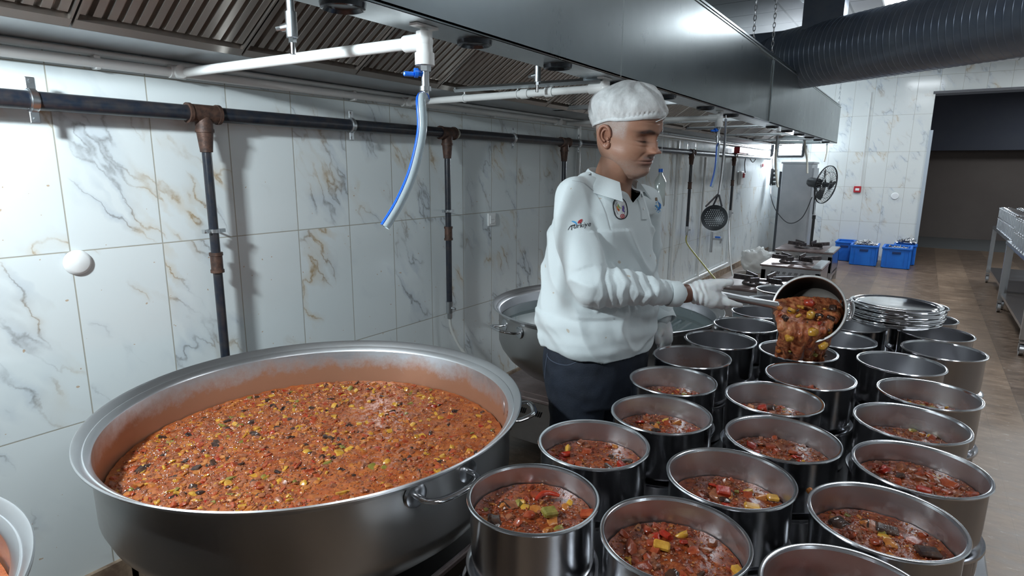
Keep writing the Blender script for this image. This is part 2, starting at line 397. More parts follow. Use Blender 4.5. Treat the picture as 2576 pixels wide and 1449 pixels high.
# baffle filter cassettes
X0, Z0, X1, Z1 = -2.035, 1.95, -1.30, 2.415
sl = math.hypot(X1-X0, Z1-Z0); ux, uz = (X1-X0)/sl, (Z1-Z0)/sl; nx, nz = uz, -ux
def baffle(y0, wd):
    mb = MB(); pit = .0390; n = int(round(wd/pit))
    def P(y, s_, h): return (X0+ux*s_+nx*h, y, Z0+uz*s_+nz*h)
    prof = []
    for i in range(n):
        y = y0+i*wd/n
        prof += [(y, 0), (y+.004, .018), (y+.026, .018), (y+.030, 0)]
    prof.append((y0+wd, 0))
    rows = [[P(y, s_, h*k) for (y, h) in prof] for s_, k in ((.03, 0), (.045, 1), (sl-.045, 1), (sl-.03, 0))]
    mb.loft(rows, caps=False, closed=False)
    for s_ in (.015, sl-.015):
        mb.loft([[P(y, s_-.016, 0), P(y, s_-.016, .028), P(y, s_+.016, .028), P(y, s_+.016, 0)] for y in (y0+.002, y0+wd-.002)])
    for y in (y0+.004, y0+wd-.004):
        mb.loft([[P(y-.003, s_, 0), P(y-.003, s_, .026), P(y+.003, s_, .026), P(y+.003, s_, 0)] for s_ in (0, sl)])
    return mb
yy = HY0+.05
while yy+.5 < HY1:
    hadd(baffle(yy, .508), 'baffle_filter', BAFFLE, smooth=False); yy += .512
HOLE = simple_noise('dark_lamp_hole', (.02, .024, .03), (.05, .055, .065), 20, .18, .4)
for y in (.51, 1.03, 1.54, 2.05, 2.62, 3.2, 3.9, 4.5, 5.9, 6.6, 7.3, 8.0, 8.7, 9.4):
    hadd(MB().lathe([(.0001, -.006), (.040, -.006), (.048, -.014), (.053, -.012), (.055, 0)], 32, (HX-.072, y, HZ)), 'lamp_recess', HOLE)
# cross rails of the far part
for y in (3.62, 5.1, 6.0, 7.4, 8.8):
    hadd(MB().box((-1.70, y, HZ+.012), (.86, .05, .024)), 'cross_rail', STEEL_LIP)
# chains
def chain(name, x, y, z0, z1, label, r=.011):
    mb = MB(); n = int((z1-z0)/.034)
    for i in range(n):
        z = z0+.017+i*(z1-z0)/n; pts = []
        for k in range(12):
            t = 2*PI*k/12; u = math.cos(t)*r*.8; v = math.sin(t)*.022
            pts.append((x+(u if i % 2 else 0), y+(0 if i % 2 else u), z+v))
        mb.tube(pts, .0032, 5, loop=True)
    return tag(mb.build(name, GALV), label, 'chain', 'chains that carry the hood')
chain('chain', HX-.03, 4.79, HT, H, 'galvanised chain holding the hood, left one of the close pair')
chain('chain', HX-.03, 5.43, HT, H, 'galvanised chain holding the hood, right one of the close pair')
chain('chain', HX-.03, 10.0, HT, H, 'galvanised chain holding the far end of the hood')

# ------------------------------------------------------------------ ventilation duct
duct = empty('ventilation_duct', (-.9, 6.4, 2.3), 'fat dark spiral ventilation duct crossing under the ceiling', 'ventilation duct')
def dadd(mb, name, m, **k):
    o = mb.build(name, m, **k); o.parent = duct; o.matrix_parent_inverse = Matrix.Translation(duct.location).inverted(); return o
a0 = Vector((-1.62, 6.97, 2.62)); a1 = Vector((1.10, 5.50, 2.66)); D = (a1-a0).normalized()
Rz = D.to_track_quat('Z', 'Y').to_matrix(); L = (a1-a0).length; prof = []; n = int(L/.052)
for i in range(n):
    s0 = i*L/n; prof += [(.288, s0), (.2884, s0+.043), (.2912, s0+.046), (.2912, s0+.049)]
prof.append((.288, L))
dadd(MB().lathe([(.01, 0)]+prof, 64, a0, R=Rz), 'straight_pipe', DUCT, ang=20)
pts = []; dirs = []
cen = a1 + Vector((D.y, -D.x, 0))*.42
for i in range(15):
    t = math.radians(80)*i/14; pts.append(cen + Vector((-D.y, D.x, 0))*.42*math.cos(t) + D*.42*math.sin(t))
mb = MB(); rr = []; pp = []
for i in range(len(pts)-1):
    for q, r_ in ((0, .288), (.75, .288), (.8, .297), (.95, .297)): pp.append(pts[i].lerp(pts[i+1], q)); rr.append(r_)
mb.tube(pp, rr, 56)
dadd(mb, 'elbow', DUCT, ang=20)
e = Vector(pts[-1]); d2 = (pts[-1]-pts[-2]).normalized()
dadd(MB().tube([e, e+d2*2.5], .288, 48), 'straight_pipe', DUCT)
st = a0.lerp(a1, .245)
dadd(MB().box((st.x, st.y, 3.02), (.34, .30, .36)).box((st.x, st.y, 3.185), (.50, .46, .03)), 'ceiling_collar', DUCT, smooth=False)
hc = mb = MB().box((-1.62, 6.97, 2.66), (.62, .62, .46))
dadd(hc, 'plenum_box', DUCT, smooth=False)

# ------------------------------------------------------------------ black gas pipe on the wall
gas = empty('gas_pipe', (-2.27, 3, 1.741), 'thick black gas main running along the tiled wall with risers down to the burners', 'gas pipe')
def gadd(mb, name, m, par=gas, **k):
    o = mb.build(name, m, **k); o.parent = par; o.matrix_parent_inverse = Matrix.Translation(gas.location).inverted(); return o
PX = -2.275
gadd(MB().tube([(PX, -2.5, 1.741), (PX, 11.3, 1.741), (PX, 11.4, 1.76), (PX, 11.45, 1.82), (PX, 11.45, 1.98)], .0285, 20), 'main_pipe', BLACKPIPE)
def riser(y, zb, joint=None, r=.0175, tee=True, clampz=1.30):
    gadd(MB().tube([(PX, y, 1.70), (PX, y, zb)], r, 16), 'riser', BLACKPIPE)
    if tee:
        gadd(MB().tube([(PX, y-.055, 1.741), (PX, y+.055, 1.741)], .0335, 20).tube([(PX, y-.062, 1.741), (PX, y-.050, 1.741)], .037, 20).tube([(PX, y+.05, 1.741), (PX, y+.062, 1.741)], .037, 20)
             .tube([(PX, y, 1.741), (PX, y, 1.675)], .031, 18).tube([(PX, y, 1.685), (PX, y, 1.673)], .034, 18).tube([(PX, y, 1.675), (PX, y, 1.60)], [.030, .0225], 18), 'tee_joint', RUST)
    if joint:
        gadd(MB().tube([(PX, y, joint+.035), (PX, y, joint-.035)], .0225, 16).tube([(PX, y, joint+.04), (PX, y, joint+.028)], .0255, 16).tube([(PX, y, joint-.04), (PX, y, joint-.028)], .0255, 16), 'coupling', RUST)
    if clampz:
        gadd(MB().tube([(PX, y, clampz-.007), (PX, y, clampz+.007)], .0225, 16).box((PX, y, clampz), (.02, .085, .014)).tube([(PX, y+.034, clampz), (-2.35, y+.034, clampz)], .004, 6).tube([(PX+.012, y-.034, clampz), (PX+.02, y-.034, clampz)], .006, 6), 'pipe_clamp', GALV)
riser(1.27, .42, 1.175)
riser(2.68, .74, 1.17)
riser(4.04, .74, 1.17)
riser(7.05, .86, 1.36, tee=True, clampz=None); riser(8.95, .95, 1.36, clampz=None)
for y in (.74, 1.98, 3.34, 4.25, 5.6):
    m_ = MB().tube([(PX+.0, y-.012, 1.741), (PX, y+.012, 1.741)], .0325, 20).tube([(PX, y-.008, 1.741), (PX, y+.008, 1.741)], .036, 20)
    for s_ in (-1, 1): m_.box((PX+.004, y, 1.741+s_*.050), (.006, .026, .036), bev=.002).tube([(PX+.002, y, 1.741+s_*.056), (PX+.012, y, 1.741+s_*.056)], .006, 6)
    m_.tube([(-2.35, y, 1.741), (PX, y, 1.741)], .006, 8)
    gadd(m_, 'pipe_clamp', GALV)
# tape with letters
tp = gadd(MB().tube([(PX, 2.715, 1.741), (PX, 2.765, 1.741)], .0292, 20), 'tape', TAPE)
def text_mesh(s, size, name='writing'):
    c = bpy.data.curves.new('t', 'FONT'); c.body = s; c.size = size; c.resolution_u = 3
    o = bpy.data.objects.new('t', c); col.objects.link(o)
    me = bpy.data.meshes.new_from_object(o.evaluated_get(bpy.context.evaluated_depsgraph_get()))
    bpy.data.objects.remove(o); vs = [tuple(v.co) for v in me.vertices]; fs = [tuple(p.vertices) for p in me.polygons]
    bpy.data.meshes.remove(me); return vs, fs
vs, fs = text_mesh('SU', .036)
wmb = MB().add([(PX+.0305-((v[1]-.012)**2)*8, 2.717+v[0], 1.731+v[1]) for v in vs], fs)
gadd(wmb, 'writing', INK, smooth=False)
# end valves with flexible hoses
def end_valve(y, zb, hosepts, hm, label):
    t = gadd(MB().tube([(PX, y, zb+.02), (PX, y, zb-.05)], .021, 12).tube([(PX, y, zb-.05), (PX, y, zb-.085)], .016, 6).tube([(PX, y, zb-.02), (PX+.045, y, zb-.02)], .008, 8), 'gas_valve', GALV)
    o = MB().box((PX+.045, y+.004, zb-.055), (.006, .014, .09)).build('valve_handle', mat('yellow_handle', (.6, .5, .05), .4) if y < 5 else GALV); o.parent = t
    o.matrix_parent_inverse = (Matrix.Translation(gas.location)).inverted()
    h = MB().tube(curve_pts(hosepts, 8), .009, 10).build('gas_hose', hm); tag(h, label, 'gas hose')
end_valve(2.68, .74, [(PX, 2.68, .66), (PX+.01, 2.70, .55), (PX+.10, 2.75, .40), (PX+.35, 2.80, .33)], GREYHOSE, 'pale gas hose hanging from the riser beside the wall socket')
end_valve(4.04, .74, [(PX, 4.04, .66), (PX+.02, 4.05, .5), (PX+.3, 4.1, .36)], GREYHOSE, 'gas hose behind the second cauldron')
end_valve(7.05, .86, [(PX, 7.05, .78), (PX+.03, 7.0, .68), (PX+.28, 6.75, .52), (PX+.55, 6.45, .38), (PX+.72, 6.30, .33)], GUM, 'yellowish gas hose sagging from the riser to the nearest rear stove')
end_valve(8.95, .95, [(PX, 8.95, .87), (PX+.06, 8.7, .76), (PX+.30, 7.9, .50), (PX+.48, 7.4, .30), (PX+.6, 7.2, .22)], GREYHOSE, 'grey gas hose sagging to the middle rear stove')

# ------------------------------------------------------------------ white water pipes
wp = empty('water_pipe', (-2.32, 3, 1.885), 'white plastic water pipe along the wall under the hood gutter', 'water pipe')
def wadd(mb, name, m=PVC, par=wp, **k):
    o = mb.build(name, m, **k); o.parent = par; o.matrix_parent_inverse = Matrix.Translation(par.location).inverted(); return o
wadd(MB().tube([(-2.318, -2.5, 1.866), (-2.318, 1.2, 1.883), (-2.318, 5.0, 1.893), (-2.318, 11.8, 1.89)], .0165, 14), 'pipe')
wadd(MB().tube([(-2.335, -2.5, 1.912), (-2.335, 4.9, 1.918)], .011, 10), 'pipe')
for y in (1.21, 2.40, 4.0): wadd(MB().tube([(-2.318, y-.028, 1.886), (-2.318, y+.028, 1.886)], .0235, 14).tube([(-2.318, y, 1.886), (-2.285, y, 1.886)], .0235, 14), 'tee_joint')
for y in (.95, 2.05, 3.2): wadd(MB().box((-2.33, y, 1.885), (.04, .02, .046), bev=.004), 'clip')
wadd(MB().tube([(-2.32, 4.35, 1.89), (-2.32, 4.35, .3)], .015, 10), 'drop_pipe')
def branch(y0, y1, zl, label, cage=True, strap=False):
    t = empty('water_tap_arm', (-1.75, y0, 1.9), label, 'water pipe', 'water arms under the hood')
    A = Vector((-2.30, y0, 1.886)); B = Vector((-1.21, y1, zl))
    wadd(MB().tube([A, B], .0165, 16), 'arm', par=t)
    if strap:
        wadd(MB().tube([A+Vector((.3, .0, .045)), B+Vector((.02, -.02, .03))], .013, 4), 'hanger_bar', STEEL_LIP, par=t)
        for q in (.33, .62): p = A.lerp(B, q); wadd(MB().tube([p-Vector((0, .0, .02)), p+Vector((0, 0, .05))], .0035, 6).tube([p+Vector((-.002*1, .0, 0)), p+Vector((.004, 0, 0))], .021, 12), 'tie', par=t)
        for q in (.64, .76): p = A.lerp(B, q); p2 = A.lerp(B, q+.035); wadd(MB().tube([p, p2], .0225, 14), 'coupling', par=t)
    C_ = B+Vector((.03, 0, .0)); dn = Vector((0, 0, -1))
    wadd(MB().tube([B-Vector((.04, 0, 0)), C_], .023, 16).sphere(C_, .0245, seg=16).tube([C_+Vector((0, 0, .025)), C_-Vector((0, 0, .035))], .0225, 16).tube([C_-Vector((0, 0, .03)), C_-Vector((0, 0, .062))], .027, 16)
         .box((C_.x, C_.y, HZ-.004), (.03, .085, .006)).tube([C_+Vector((0, 0, .02)), (C_.x, C_.y, HZ)], .012, 10), 'elbow', par=t)
    return t, C_
t1, c1 = branch(1.23, 1.30, 1.888, 'nearest white plastic water arm under the hood, with the blue-striped hose', )
t2, c2 = branch(2.42, 2.43, 1.888, 'white plastic water arm tied to a steel bar, ending above the hair net', strap=True)
t3, c3 = branch(4.12, 4.18, 1.888, 'white plastic water arm behind the man, the third along the hood')
def tap(t, c_, hosepts, label, hr=.0125, striped=True):
    wadd(MB().tube([c_-Vector((0, 0, .06)), c_-Vector((0, 0, .078))], .017, 6).tube([c_-Vector((0, 0, .078)), c_-Vector((0, 0, .118))], .011, 12).tube([c_-Vector((0, 0, .118)), c_-Vector((0, 0, .130))], .016, 12).tube([c_-Vector((0, 0, .13)), c_-Vector((0, 0, .165))], .0095, 12), 'tap_body', GALV, par=t)
    v = c_-Vector((0, 0, .083)); q = Vector((-.55, -.75, 0)).normalized()
    wadd(MB().tube([v, v+q*.022], .009, 10).tube([v+q*.020, v+q*.030], .013, 12).box(v+q*.045+Vector((0, 0, -.004)), (.030, .014, .012), R=Matrix.Rotation(math.atan2(q.y, q.x), 3, 'Z'), bev=.003), 'tap_handle', BLUEVALVE, par=t)
    pts = curve_pts(hosepts, 10)
    h = empty('water_hose', hosepts[0], label, 'hose')
    wadd(MB().tube(pts, hr, 14, caps=False).tube(pts[::-1], hr*.72, 14, caps=False), 'hose_tube', HOSE if striped else mat('milky_hose', (.75, .76, .70), .3), par=h)
    if striped:
        for ang in (2.3, 2.85):
            sp = []; pr = None
            for i, p in enumerate(pts):
                d = (pts[min(i+1, len(pts)-1)]-pts[max(i-1, 0)]).normalized(); x = d.cross(Vector((.56, -.83, 0))).normalized(); y = d.cross(x)
                sp.append(p+(x*math.cos(ang)+y*math.sin(ang))*(-hr*1.0))
            wadd(MB().tube(sp, .0022, 6), 'hose_stripe', HOSEBLUE, par=h)
tap(t1, c1, [c1-Vector((0, 0, .15)), at(1060, 250, 1.60), at(1062, 330, 1.60), at(1040, 430, 1.60), at(1006, 510, 1.59), at(969, 571, 1.58)], 'clear hose with blue stripe hanging from the nearest water arm in front of the wall')
k3 = 4.10
tap(t3, c3, [c3-Vector((0, 0, .15)), at(1806, 365, k3), at(1803, 410, k3), at(1798, 440, k3), at(1790, 470, k3)], 'short greyish clear hose hanging beside the long skimmer')
for (pxs, k_, lab) in (([(1953, 372), (1951, 400), (1953, 440), (1957, 471)], 6.9, 'thin pale hose hanging from the hood in front of the bright floodlight'),
                       ([(2024, 352), (2026, 375), (2030, 400), (2031, 436)], 7.9, 'thin pale hose hanging above the standing fan'),
                       ([(2080, 362), (2080, 380), (2077, 395), (2074, 406)], 9.0, 'shortest pale hose hanging at the far end of the hood')):
    h = empty('water_hose', at(*pxs[0], k_), lab, 'hose', 'hoses at the far end of the hood')
    top = at(*pxs[0], k_); top.z = HZ
    wadd(MB().tube(curve_pts([at(*q, k_) for q in pxs], 6), .012, 10), 'hose_tube', mat('milky_hose_far', (.78, .76, .66), .35), par=h)
    wadd(MB().tube([at(*pxs[0], k_)+Vector((0, 0, -.02)), at(*pxs[0], k_)+Vector((0, 0, .06))], .016, 8).tube([at(*pxs[0], k_)+Vector((0, 0, .04)), top+Vector((0, 0, .0))], .012, 8).box(at(*pxs[0], k_)+Vector((.03, 0, .03)), (.06, .015, .015)), 'tap_body', GALV, par=h)
# gas safety nozzles in the hood
for (p, lab) in ((at(733, 60, 1.62), 'grey metal spray nozzle hanging in the hood left of the hose'), (at(1352, 185, 2.62), 'grey metal spray nozzle above the second water arm')):
    t = empty('spray_nozzle', p, lab, 'nozzle', 'spray nozzles under the hood')
    def na(mb, nm, m): o = mb.build(nm, m, t); return o
    na(MB().tube([(0, 0, .25), (0, 0, .0)], .011, 12), 'stem', GALV)
    na(MB().tube([(0, 0, .03), (0, 0, -.035)], .0155, 14).tube([(0, 0, -.005), (-.022, -.018, -.012)], [.013, .009], 10).tube([(-.02, -.016, -.011), (-.032, -.026, -.014)], .006, 8), 'valve_body', GALV)
    na(MB().tube([(0, 0, -.035), (0, 0, -.048)], .012, 6).tube([(0, 0, -.048), (0, 0, -.078)], .0075, 10), 'tip', CHROME)

# ------------------------------------------------------------------ wall fittings
t = empty('round_wall_plate', (-2.349, .826, 1.224), 'round white blanking cap on the tiled wall at the left', 'cap')
MB().lathe([(.0001, .016), (.03, .014), (.040, .008), (.043, 0)], 40, R=Matrix.Rotation(PI/2, 3, 'Y')).build('cover', WHITE, t)
t = empty('wall_socket', (-2.35, 3.203, 1.213), 'white double-square wall socket on the tiled wall behind the man', 'socket')
MB().box((.006, 0, 0), (.012, .085, .085), bev=.004).build('frame', WHITE, t)
MB().box((.013, 0, 0), (.008, .056, .056), bev=.003).lathe([(.0225, .0005), (.020, .0005), (.019, -.008), (.0001, -.008)], 28, (.0175, 0, 0), R=Matrix.Rotation(PI/2, 3, 'Y')).build('insert', WHITE, t)
MB().tube([(.008, -.0095, 0), (.0175, -.0095, 0)], .0025, 8).tube([(.008, .0095, 0), (.0175, .0095, 0)], .0025, 8).build('contact_hole', INK, t)
t = empty('fire_alarm_button', (-.96, YF-.001, 1.22), 'small red fire alarm button with a white centre on the far wall', 'alarm button')
MB().box((0, -.02, 0), (.11, .04, .11), bev=.006).build('housing', RED, t); MB().box((0, -.042, 0), (.06, .006, .04)).build('window', WHITE, t)
tag(MB().box((-.93, YF-.008, 2.05), (.018, .016, 1.6)).build('cable_duct', PVC, smooth=False), 'thin white cable trunking running down the far wall to the red button', 'cable trunking')
t = empty('round_wall_plate', (-.39, YF, 1.12), 'small round white cap on the far wall beside the doorway', 'cap'); MB().lathe([(.0001, .02), (.05, .018), (.06, 0)], 24, R=Matrix.Rotation(PI/2, 3, 'X')).build('cover', WHITE, t)
# floodlight
t = empty('floodlight', (-2.10, 12.15, 1.92), 'glaring white floodlight mounted on the far wall under the hood end', 'floodlight')
fl = MB().box((0, 0, 0), (.46, .06, .30), bev=.02).build('housing', BLACK, t); MB().box((0, -.031, .01), (.38, .008, .23), bev=.003).build('lens', GLASS_EMIT, t)
MB().box((-.25, .03, 0), (.02, .10, .12)).box((.25, .03, 0), (.02, .10, .12)).build('bracket', BLACK, t)
# control boxes on left wall, far
tag(MB().box((-2.26, 9.3, 1.82), (.08, .62, .09), bev=.008).build('red_box', RED), 'dark red metal box on the wall above the gas main at the far end', 'control box')
t = empty('cable_socket_strip', (-2.27, 11.6, 1.42), 'black power strip full of plugs hanging on the corner of the wall', 'power strip')
m_ = MB().box((0, 0, 0), (.05, .07, .30), bev=.01).build('body', BLACK, t)
for i in range(4): MB().tube([(.02, 0, .11-i*.075), (.075, -.01, .11-i*.075)], .028, 10).build('plug', BLACK, t)
MB().tube(curve_pts([(0, 0, .15), (-.02, -.01, .28), (-.03, .02, .42)], 6), .006, 6).build('cable', BLACK, t)
t = empty('wall_switch', (-2.34, 9.6, 1.42), 'white switch box with a red button on the left wall far back', 'switch'); MB().box((.02, 0, 0), (.05, .16, .20), bev=.008).build('housing', WHITE, t); MB().box((.05, .03, .04), (.03, .05, .07), bev=.004).build('button', RED, t)
t = empty('key_box', (-2.33, 11.1, 1.62), 'small red sign on the left wall below the gas main', 'sign'); MB().box((0, 0, 0), (.012, .10, .05)).build('plate', RED, t)
tag(MB().tube(curve_pts([(-2.30, 9.75, 1.50), (-2.31, 9.72, 1.65), (-2.30, 9.8, 1.78), (-2.28, 10.1, 1.66), (-2.28, 10.4, 1.78)], 8), .007, 6).build('cable', BLACK), 'loose black cable loop on the wall near the red box', 'cable')
for y, z0, z1 in ((6.7, .16, 1.86), (7.75, .16, 1.7), (9.2, .25, 1.7)):
    tag(MB().tube([(-2.32, y, z0), (-2.32, y, z1)], .016, 10).build('wall_pipe', PVC), {6.7: 'thin white upright pipe on the far part of the left wall, nearest of three', 7.75: 'thin white upright pipe on the left wall, middle of three', 9.2: 'thin white upright pipe on the left wall, farthest of three'}[y], 'pipe')
tag(MB().tube([(-2.32, 6.7, .16), (-2.32, 9.2, .16)], .016, 10).build('floor_pipe', PVC), 'white pipe running low along the left wall above the skirting', 'pipe')
t = empty('wall_tap', (-2.30, 8.2, .62), 'small garden tap on the left wall above the skirting', 'tap')
MB().tube([(0, 0, .10), (0, 0, -.18)], .018, 10).tube([(0, 0, 0), (.14, 0, 0)], .014, 8).tube([(.12, 0, 0), (.12, 0, -.05)], .012, 8).build('body', GALV, t); MB().box((.08, 0, .03), (.07, .03, .02), bev=.004).build('lever', BLUEVALVE, t)
# bottle hanging behind the man
t = empty('plastic_bottle', at(1660, 475, 4.55), 'clear plastic bottle with blue cap hanging on the wall behind the man', 'bottle')
MB().lathe([(.0001, -.13), (.038, -.13), (.042, -.12), (.042, -.02), (.038, 0), (.042, .02), (.042, .06), (.014, .11), (.014, .13)], 24).build('body', mat('bottle_plastic', (.70, .76, .74), .15, Transmission_Weight=.5), t)
MB().lathe([(.0001, .15), (.017, .15), (.017, .125), (.0001, .125)], 16).build('cap', BLUEVALVE, t); MB().lathe([(.0001, -.126), (.0385, -.126), (.039, -.07), (.0001, -.07)], 20).build('oil', mat('oil', (.45, .33, .10), .2), t)
MB().tube([(0, 0, .14), (0, 0, .5)], .002, 6).build('string', WHITE, t)

# ------------------------------------------------------------------ far end: cabinet, fan, crates, bag
t = empty('steel_cabinet', (-1.80, 11.45, 0), 'tall grey steel cabinet standing in the far corner behind the fan', 'cabinet')
MB().box((0, 0, .86), (.46, .60, 1.60), bev=.008).build('body', FRIDGE, t); MB().box((.0, -.305, .86), (.44, .012, 1.56), bev=.003).build('door', FRIDGE, t)
MB().box((-.25, .0, .76), (.04, .56, 1.52)).build('side_panel', DARKSIDE, t); MB().box((.245, .0, .83), (.03, .56, 1.5)).build('side_panel', FRIDGE, t); MB().box((0, 0, 1.665), (.50, .62, .03)).build('top', FRIDGE, t); MB().box((.27, .1, 1.0), (.03, .10, .42), bev=.004).build('handle', BLACK, t)
for sx in (-1, 1):
    for sy in (-1, 1): MB().box((sx*.2, sy*.26, .03), (.04, .04, .065)).build('foot', BLACK, t)
fan = empty('standing_fan', (-1.42, 10.8, 0), 'black standing fan with wire cage turned to the side in front of the far wall', 'fan')
MB().lathe([(.0001, .03), (.16, .025), (.20, .0), (.0001, 0)], 32).build('base', BLACK, fan)
MB().tube([(0, 0, .02), (0, 0, .78)], .022, 14).tube([(0, 0, .77), (0, 0, .83)], .028, 14).build('pole', BLACK, fan)
MB().tube([(0, 0, .8), (0, 0, 1.22)], .011, 10).build('inner_pole', CHROME, fan)
fd = Vector((.80, -.33, -.12)).normalized(); fc = Vector((.12, 0, 1.32)); RF = fd.to_track_quat('Z', 'Y').to_matrix()
MB().lathe([(.0001, -.30), (.05, -.30), (.075, -.26), (.08, -.12), (.05, -.09), (.0001, -.09)], 24, fc, R=RF).build('motor', BLACK, fan)
MB().tube([(0, 0, 1.2), fc-fd*.2+Vector((0, 0, -.02))], .022, 10).build('neck', BLACK, fan)
cg = MB()
for i in range(40):
    a = 2*PI*i/40
    for sgn, dz in ((1, .075), (-1, .075)):
        pts = [fc + RF @ Vector((r_*math.cos(a+ (.35*r_/.30)), r_*math.sin(a+(.35*r_/.30)), sgn*dz*(1-(r_/.30)**2.4))) for r_ in (.04, .12, .20, .26, .30)]
        cg.tube(pts, .0022, 4, caps=False)
for r_, z_, th in ((.30, 0, .006), (.30, .012, .005), (.21, .045, .003), (.21, -.045, .003), (.06, .072, .004)):
    cg.tube([fc + RF @ Vector((r_*math.cos(a), r_*math.sin(a), z_)) for a in [2*PI*k/36 for k in range(36)]], th, 6, loop=True)
cg.build('cage', BLACK, fan)
for i in range(3):
    a0_ = 2*PI*i/3; b = MB(); rows = []
    for r_, wd in ((.04, .22), (.12, .42), (.20, .46), (.26, .30)):
        rows.append([fc + RF @ Vector((r_*math.cos(a0_+u*wd*1.6), r_*math.sin(a0_+u*wd*1.6), u*.05)) for u in (-.5, -.2, .1, .4)])
    rows2 = [[p+RF @ Vector((0, 0, .003)) for p in r_] for r_ in rows]
    b.loft([rr_+rr2[::-1] for rr_, rr2 in zip(rows, rows2)]).build('blade', BLACK, fan)
MB().lathe([(.0001, .05), (.035, .045), (.04, -.04), (.0001, -.04)], 20, fc, R=RF).build('hub', BLACK, fan)
tag(MB().tube(curve_pts([(-1.47, 10.75, 1.12), (-1.6, 10.85, .78), (-1.83, 11.05, .66), (-2.05, 11.1, .85), (-2.16, 11.1, 1.1), (-2.25, 11.5, 1.3)], 10), .007, 6).build('power_cable', BLACK), 'thin black cable sagging from the fan to the power strip', 'cable')
CUT = simple_noise('scrap_metal', (.25, .25, .26), (.62, .62, .63), 60, .25, .9)
def crate(cx, cy, rz, label, wx=.44, wy=.62, h=.34):
    t = empty('plastic_crate', (cx, cy, 0), label, 'crate', 'blue crates in front of the far wall', rz)
    mb = MB(); T = .018
    mb.box((0, 0, .015), (wx-.03, wy-.03, .03))
    for sx in (-1, 1): mb.box((sx*(wx/2-T/2), 0, h/2), (T, wy, h-.01), bev=.004)
    for sy in (-1, 1): mb.box((0, sy*(wy/2-T/2), h/2-.005), (wx, T, h-.02), bev=.004)
    for sx in (-1, 1):
        for sy in (-1, 1): mb.box((sx*(wx/2-.01), sy*(wy/2-.01), h/2), (.035, .035, h-.02), bev=.006)
    for k in (-.12, .12): mb.box((k, -wy/2-.003, h/2-.02), (.012, .012, h-.06))
    mb.build('body', BLUE, t)
    rb = MB()
    for sx in (-1, 1): rb.box((sx*(wx/2), 0, h-.018), (.035, wy+.03, .03), bev=.005)
    for sy in (-1, 1): rb.box((0, sy*(wy/2), h-.018), (wx+.03, .035, .03), bev=.005)
    rb.build('rim', BLUE, t)
    hg = MB().box((0, -wy/2-.008, h-.085), (.12, .006, .035), bev=.002); hg.build('handle_slot', mat('handle_dark', (.004, .03, .13), .6), t)
    return t
crate(-.70, 11.60, .02, 'blue plastic crate heaped with metal parts, left one of the front two', .38, .5)
crate(-.235, 11.55, -.01, 'blue plastic crate in front of the doorway jamb, right one of the front two', .38, .5)
c3_ = crate(-1.02, 11.95, .0, 'blue plastic crate against the wall behind the left front crate', .26, .42)
crate(-.14, 12.0, 0, 'blue plastic crate mostly hidden behind the right front crate', .3, .3)
def scrap(name, cx, cy, z, w_, d_, n, label, tall=False):
    mb = MB()
    for i in range(n):
        x, y = cx+random.uniform(-w_, w_), cy+random.uniform(-d_, d_); zz = z+random.uniform(-.02, .03)+(.05*math.exp(-((x-cx)**2)/.01) if tall else 0)
        d = Vector((random.uniform(-1, 1), random.uniform(-1, 1), random.uniform(-.3, .5))).normalized()*random.uniform(.02, .055)
        mb.tube([Vector((x, y, zz))-d, Vector((x, y, zz))+d], random.uniform(.004, .012), 6)
        if i % 3 == 0: mb.sphere((x, y, zz), random.uniform(.012, .022), seg=8, rings=6)
    return tag(mb.build(name, CUT), label, 'metal parts', kind='stuff')
scrap('metal_parts', -.70, 11.6, .31, .15, .2, 150, 'jumble of shiny metal fittings heaped in the left front blue crate', True)
scrap('metal_parts', -.235, 11.55, .28, .14, .2, 90, 'loose metal fittings lying in the right front blue crate')
scrap('metal_parts', -.14, 12.0, .35, .12, .1, 60, 'metal fittings in the crate behind the right front one', True)
# bag
mb = MB(); mb.sphere((0, 0, .17), (.24, .2, .20), seg=48, rings=32)
mb.v = [tuple(Vector(v)*(1+.22*noise.noise(Vector(v)*9)+.10*noise.noise(Vector(v)*25))) for v in mb.v]
mb.v = [(x, y, max(z, .002)) for x, y, z in mb.v]
t = mb.build('plastic_bag', BAG); t.location = (-1.98, 9.6, 0); tag(t, 'crumpled clear plastic bag lying on the floor beside the rear stove', 'plastic bag')

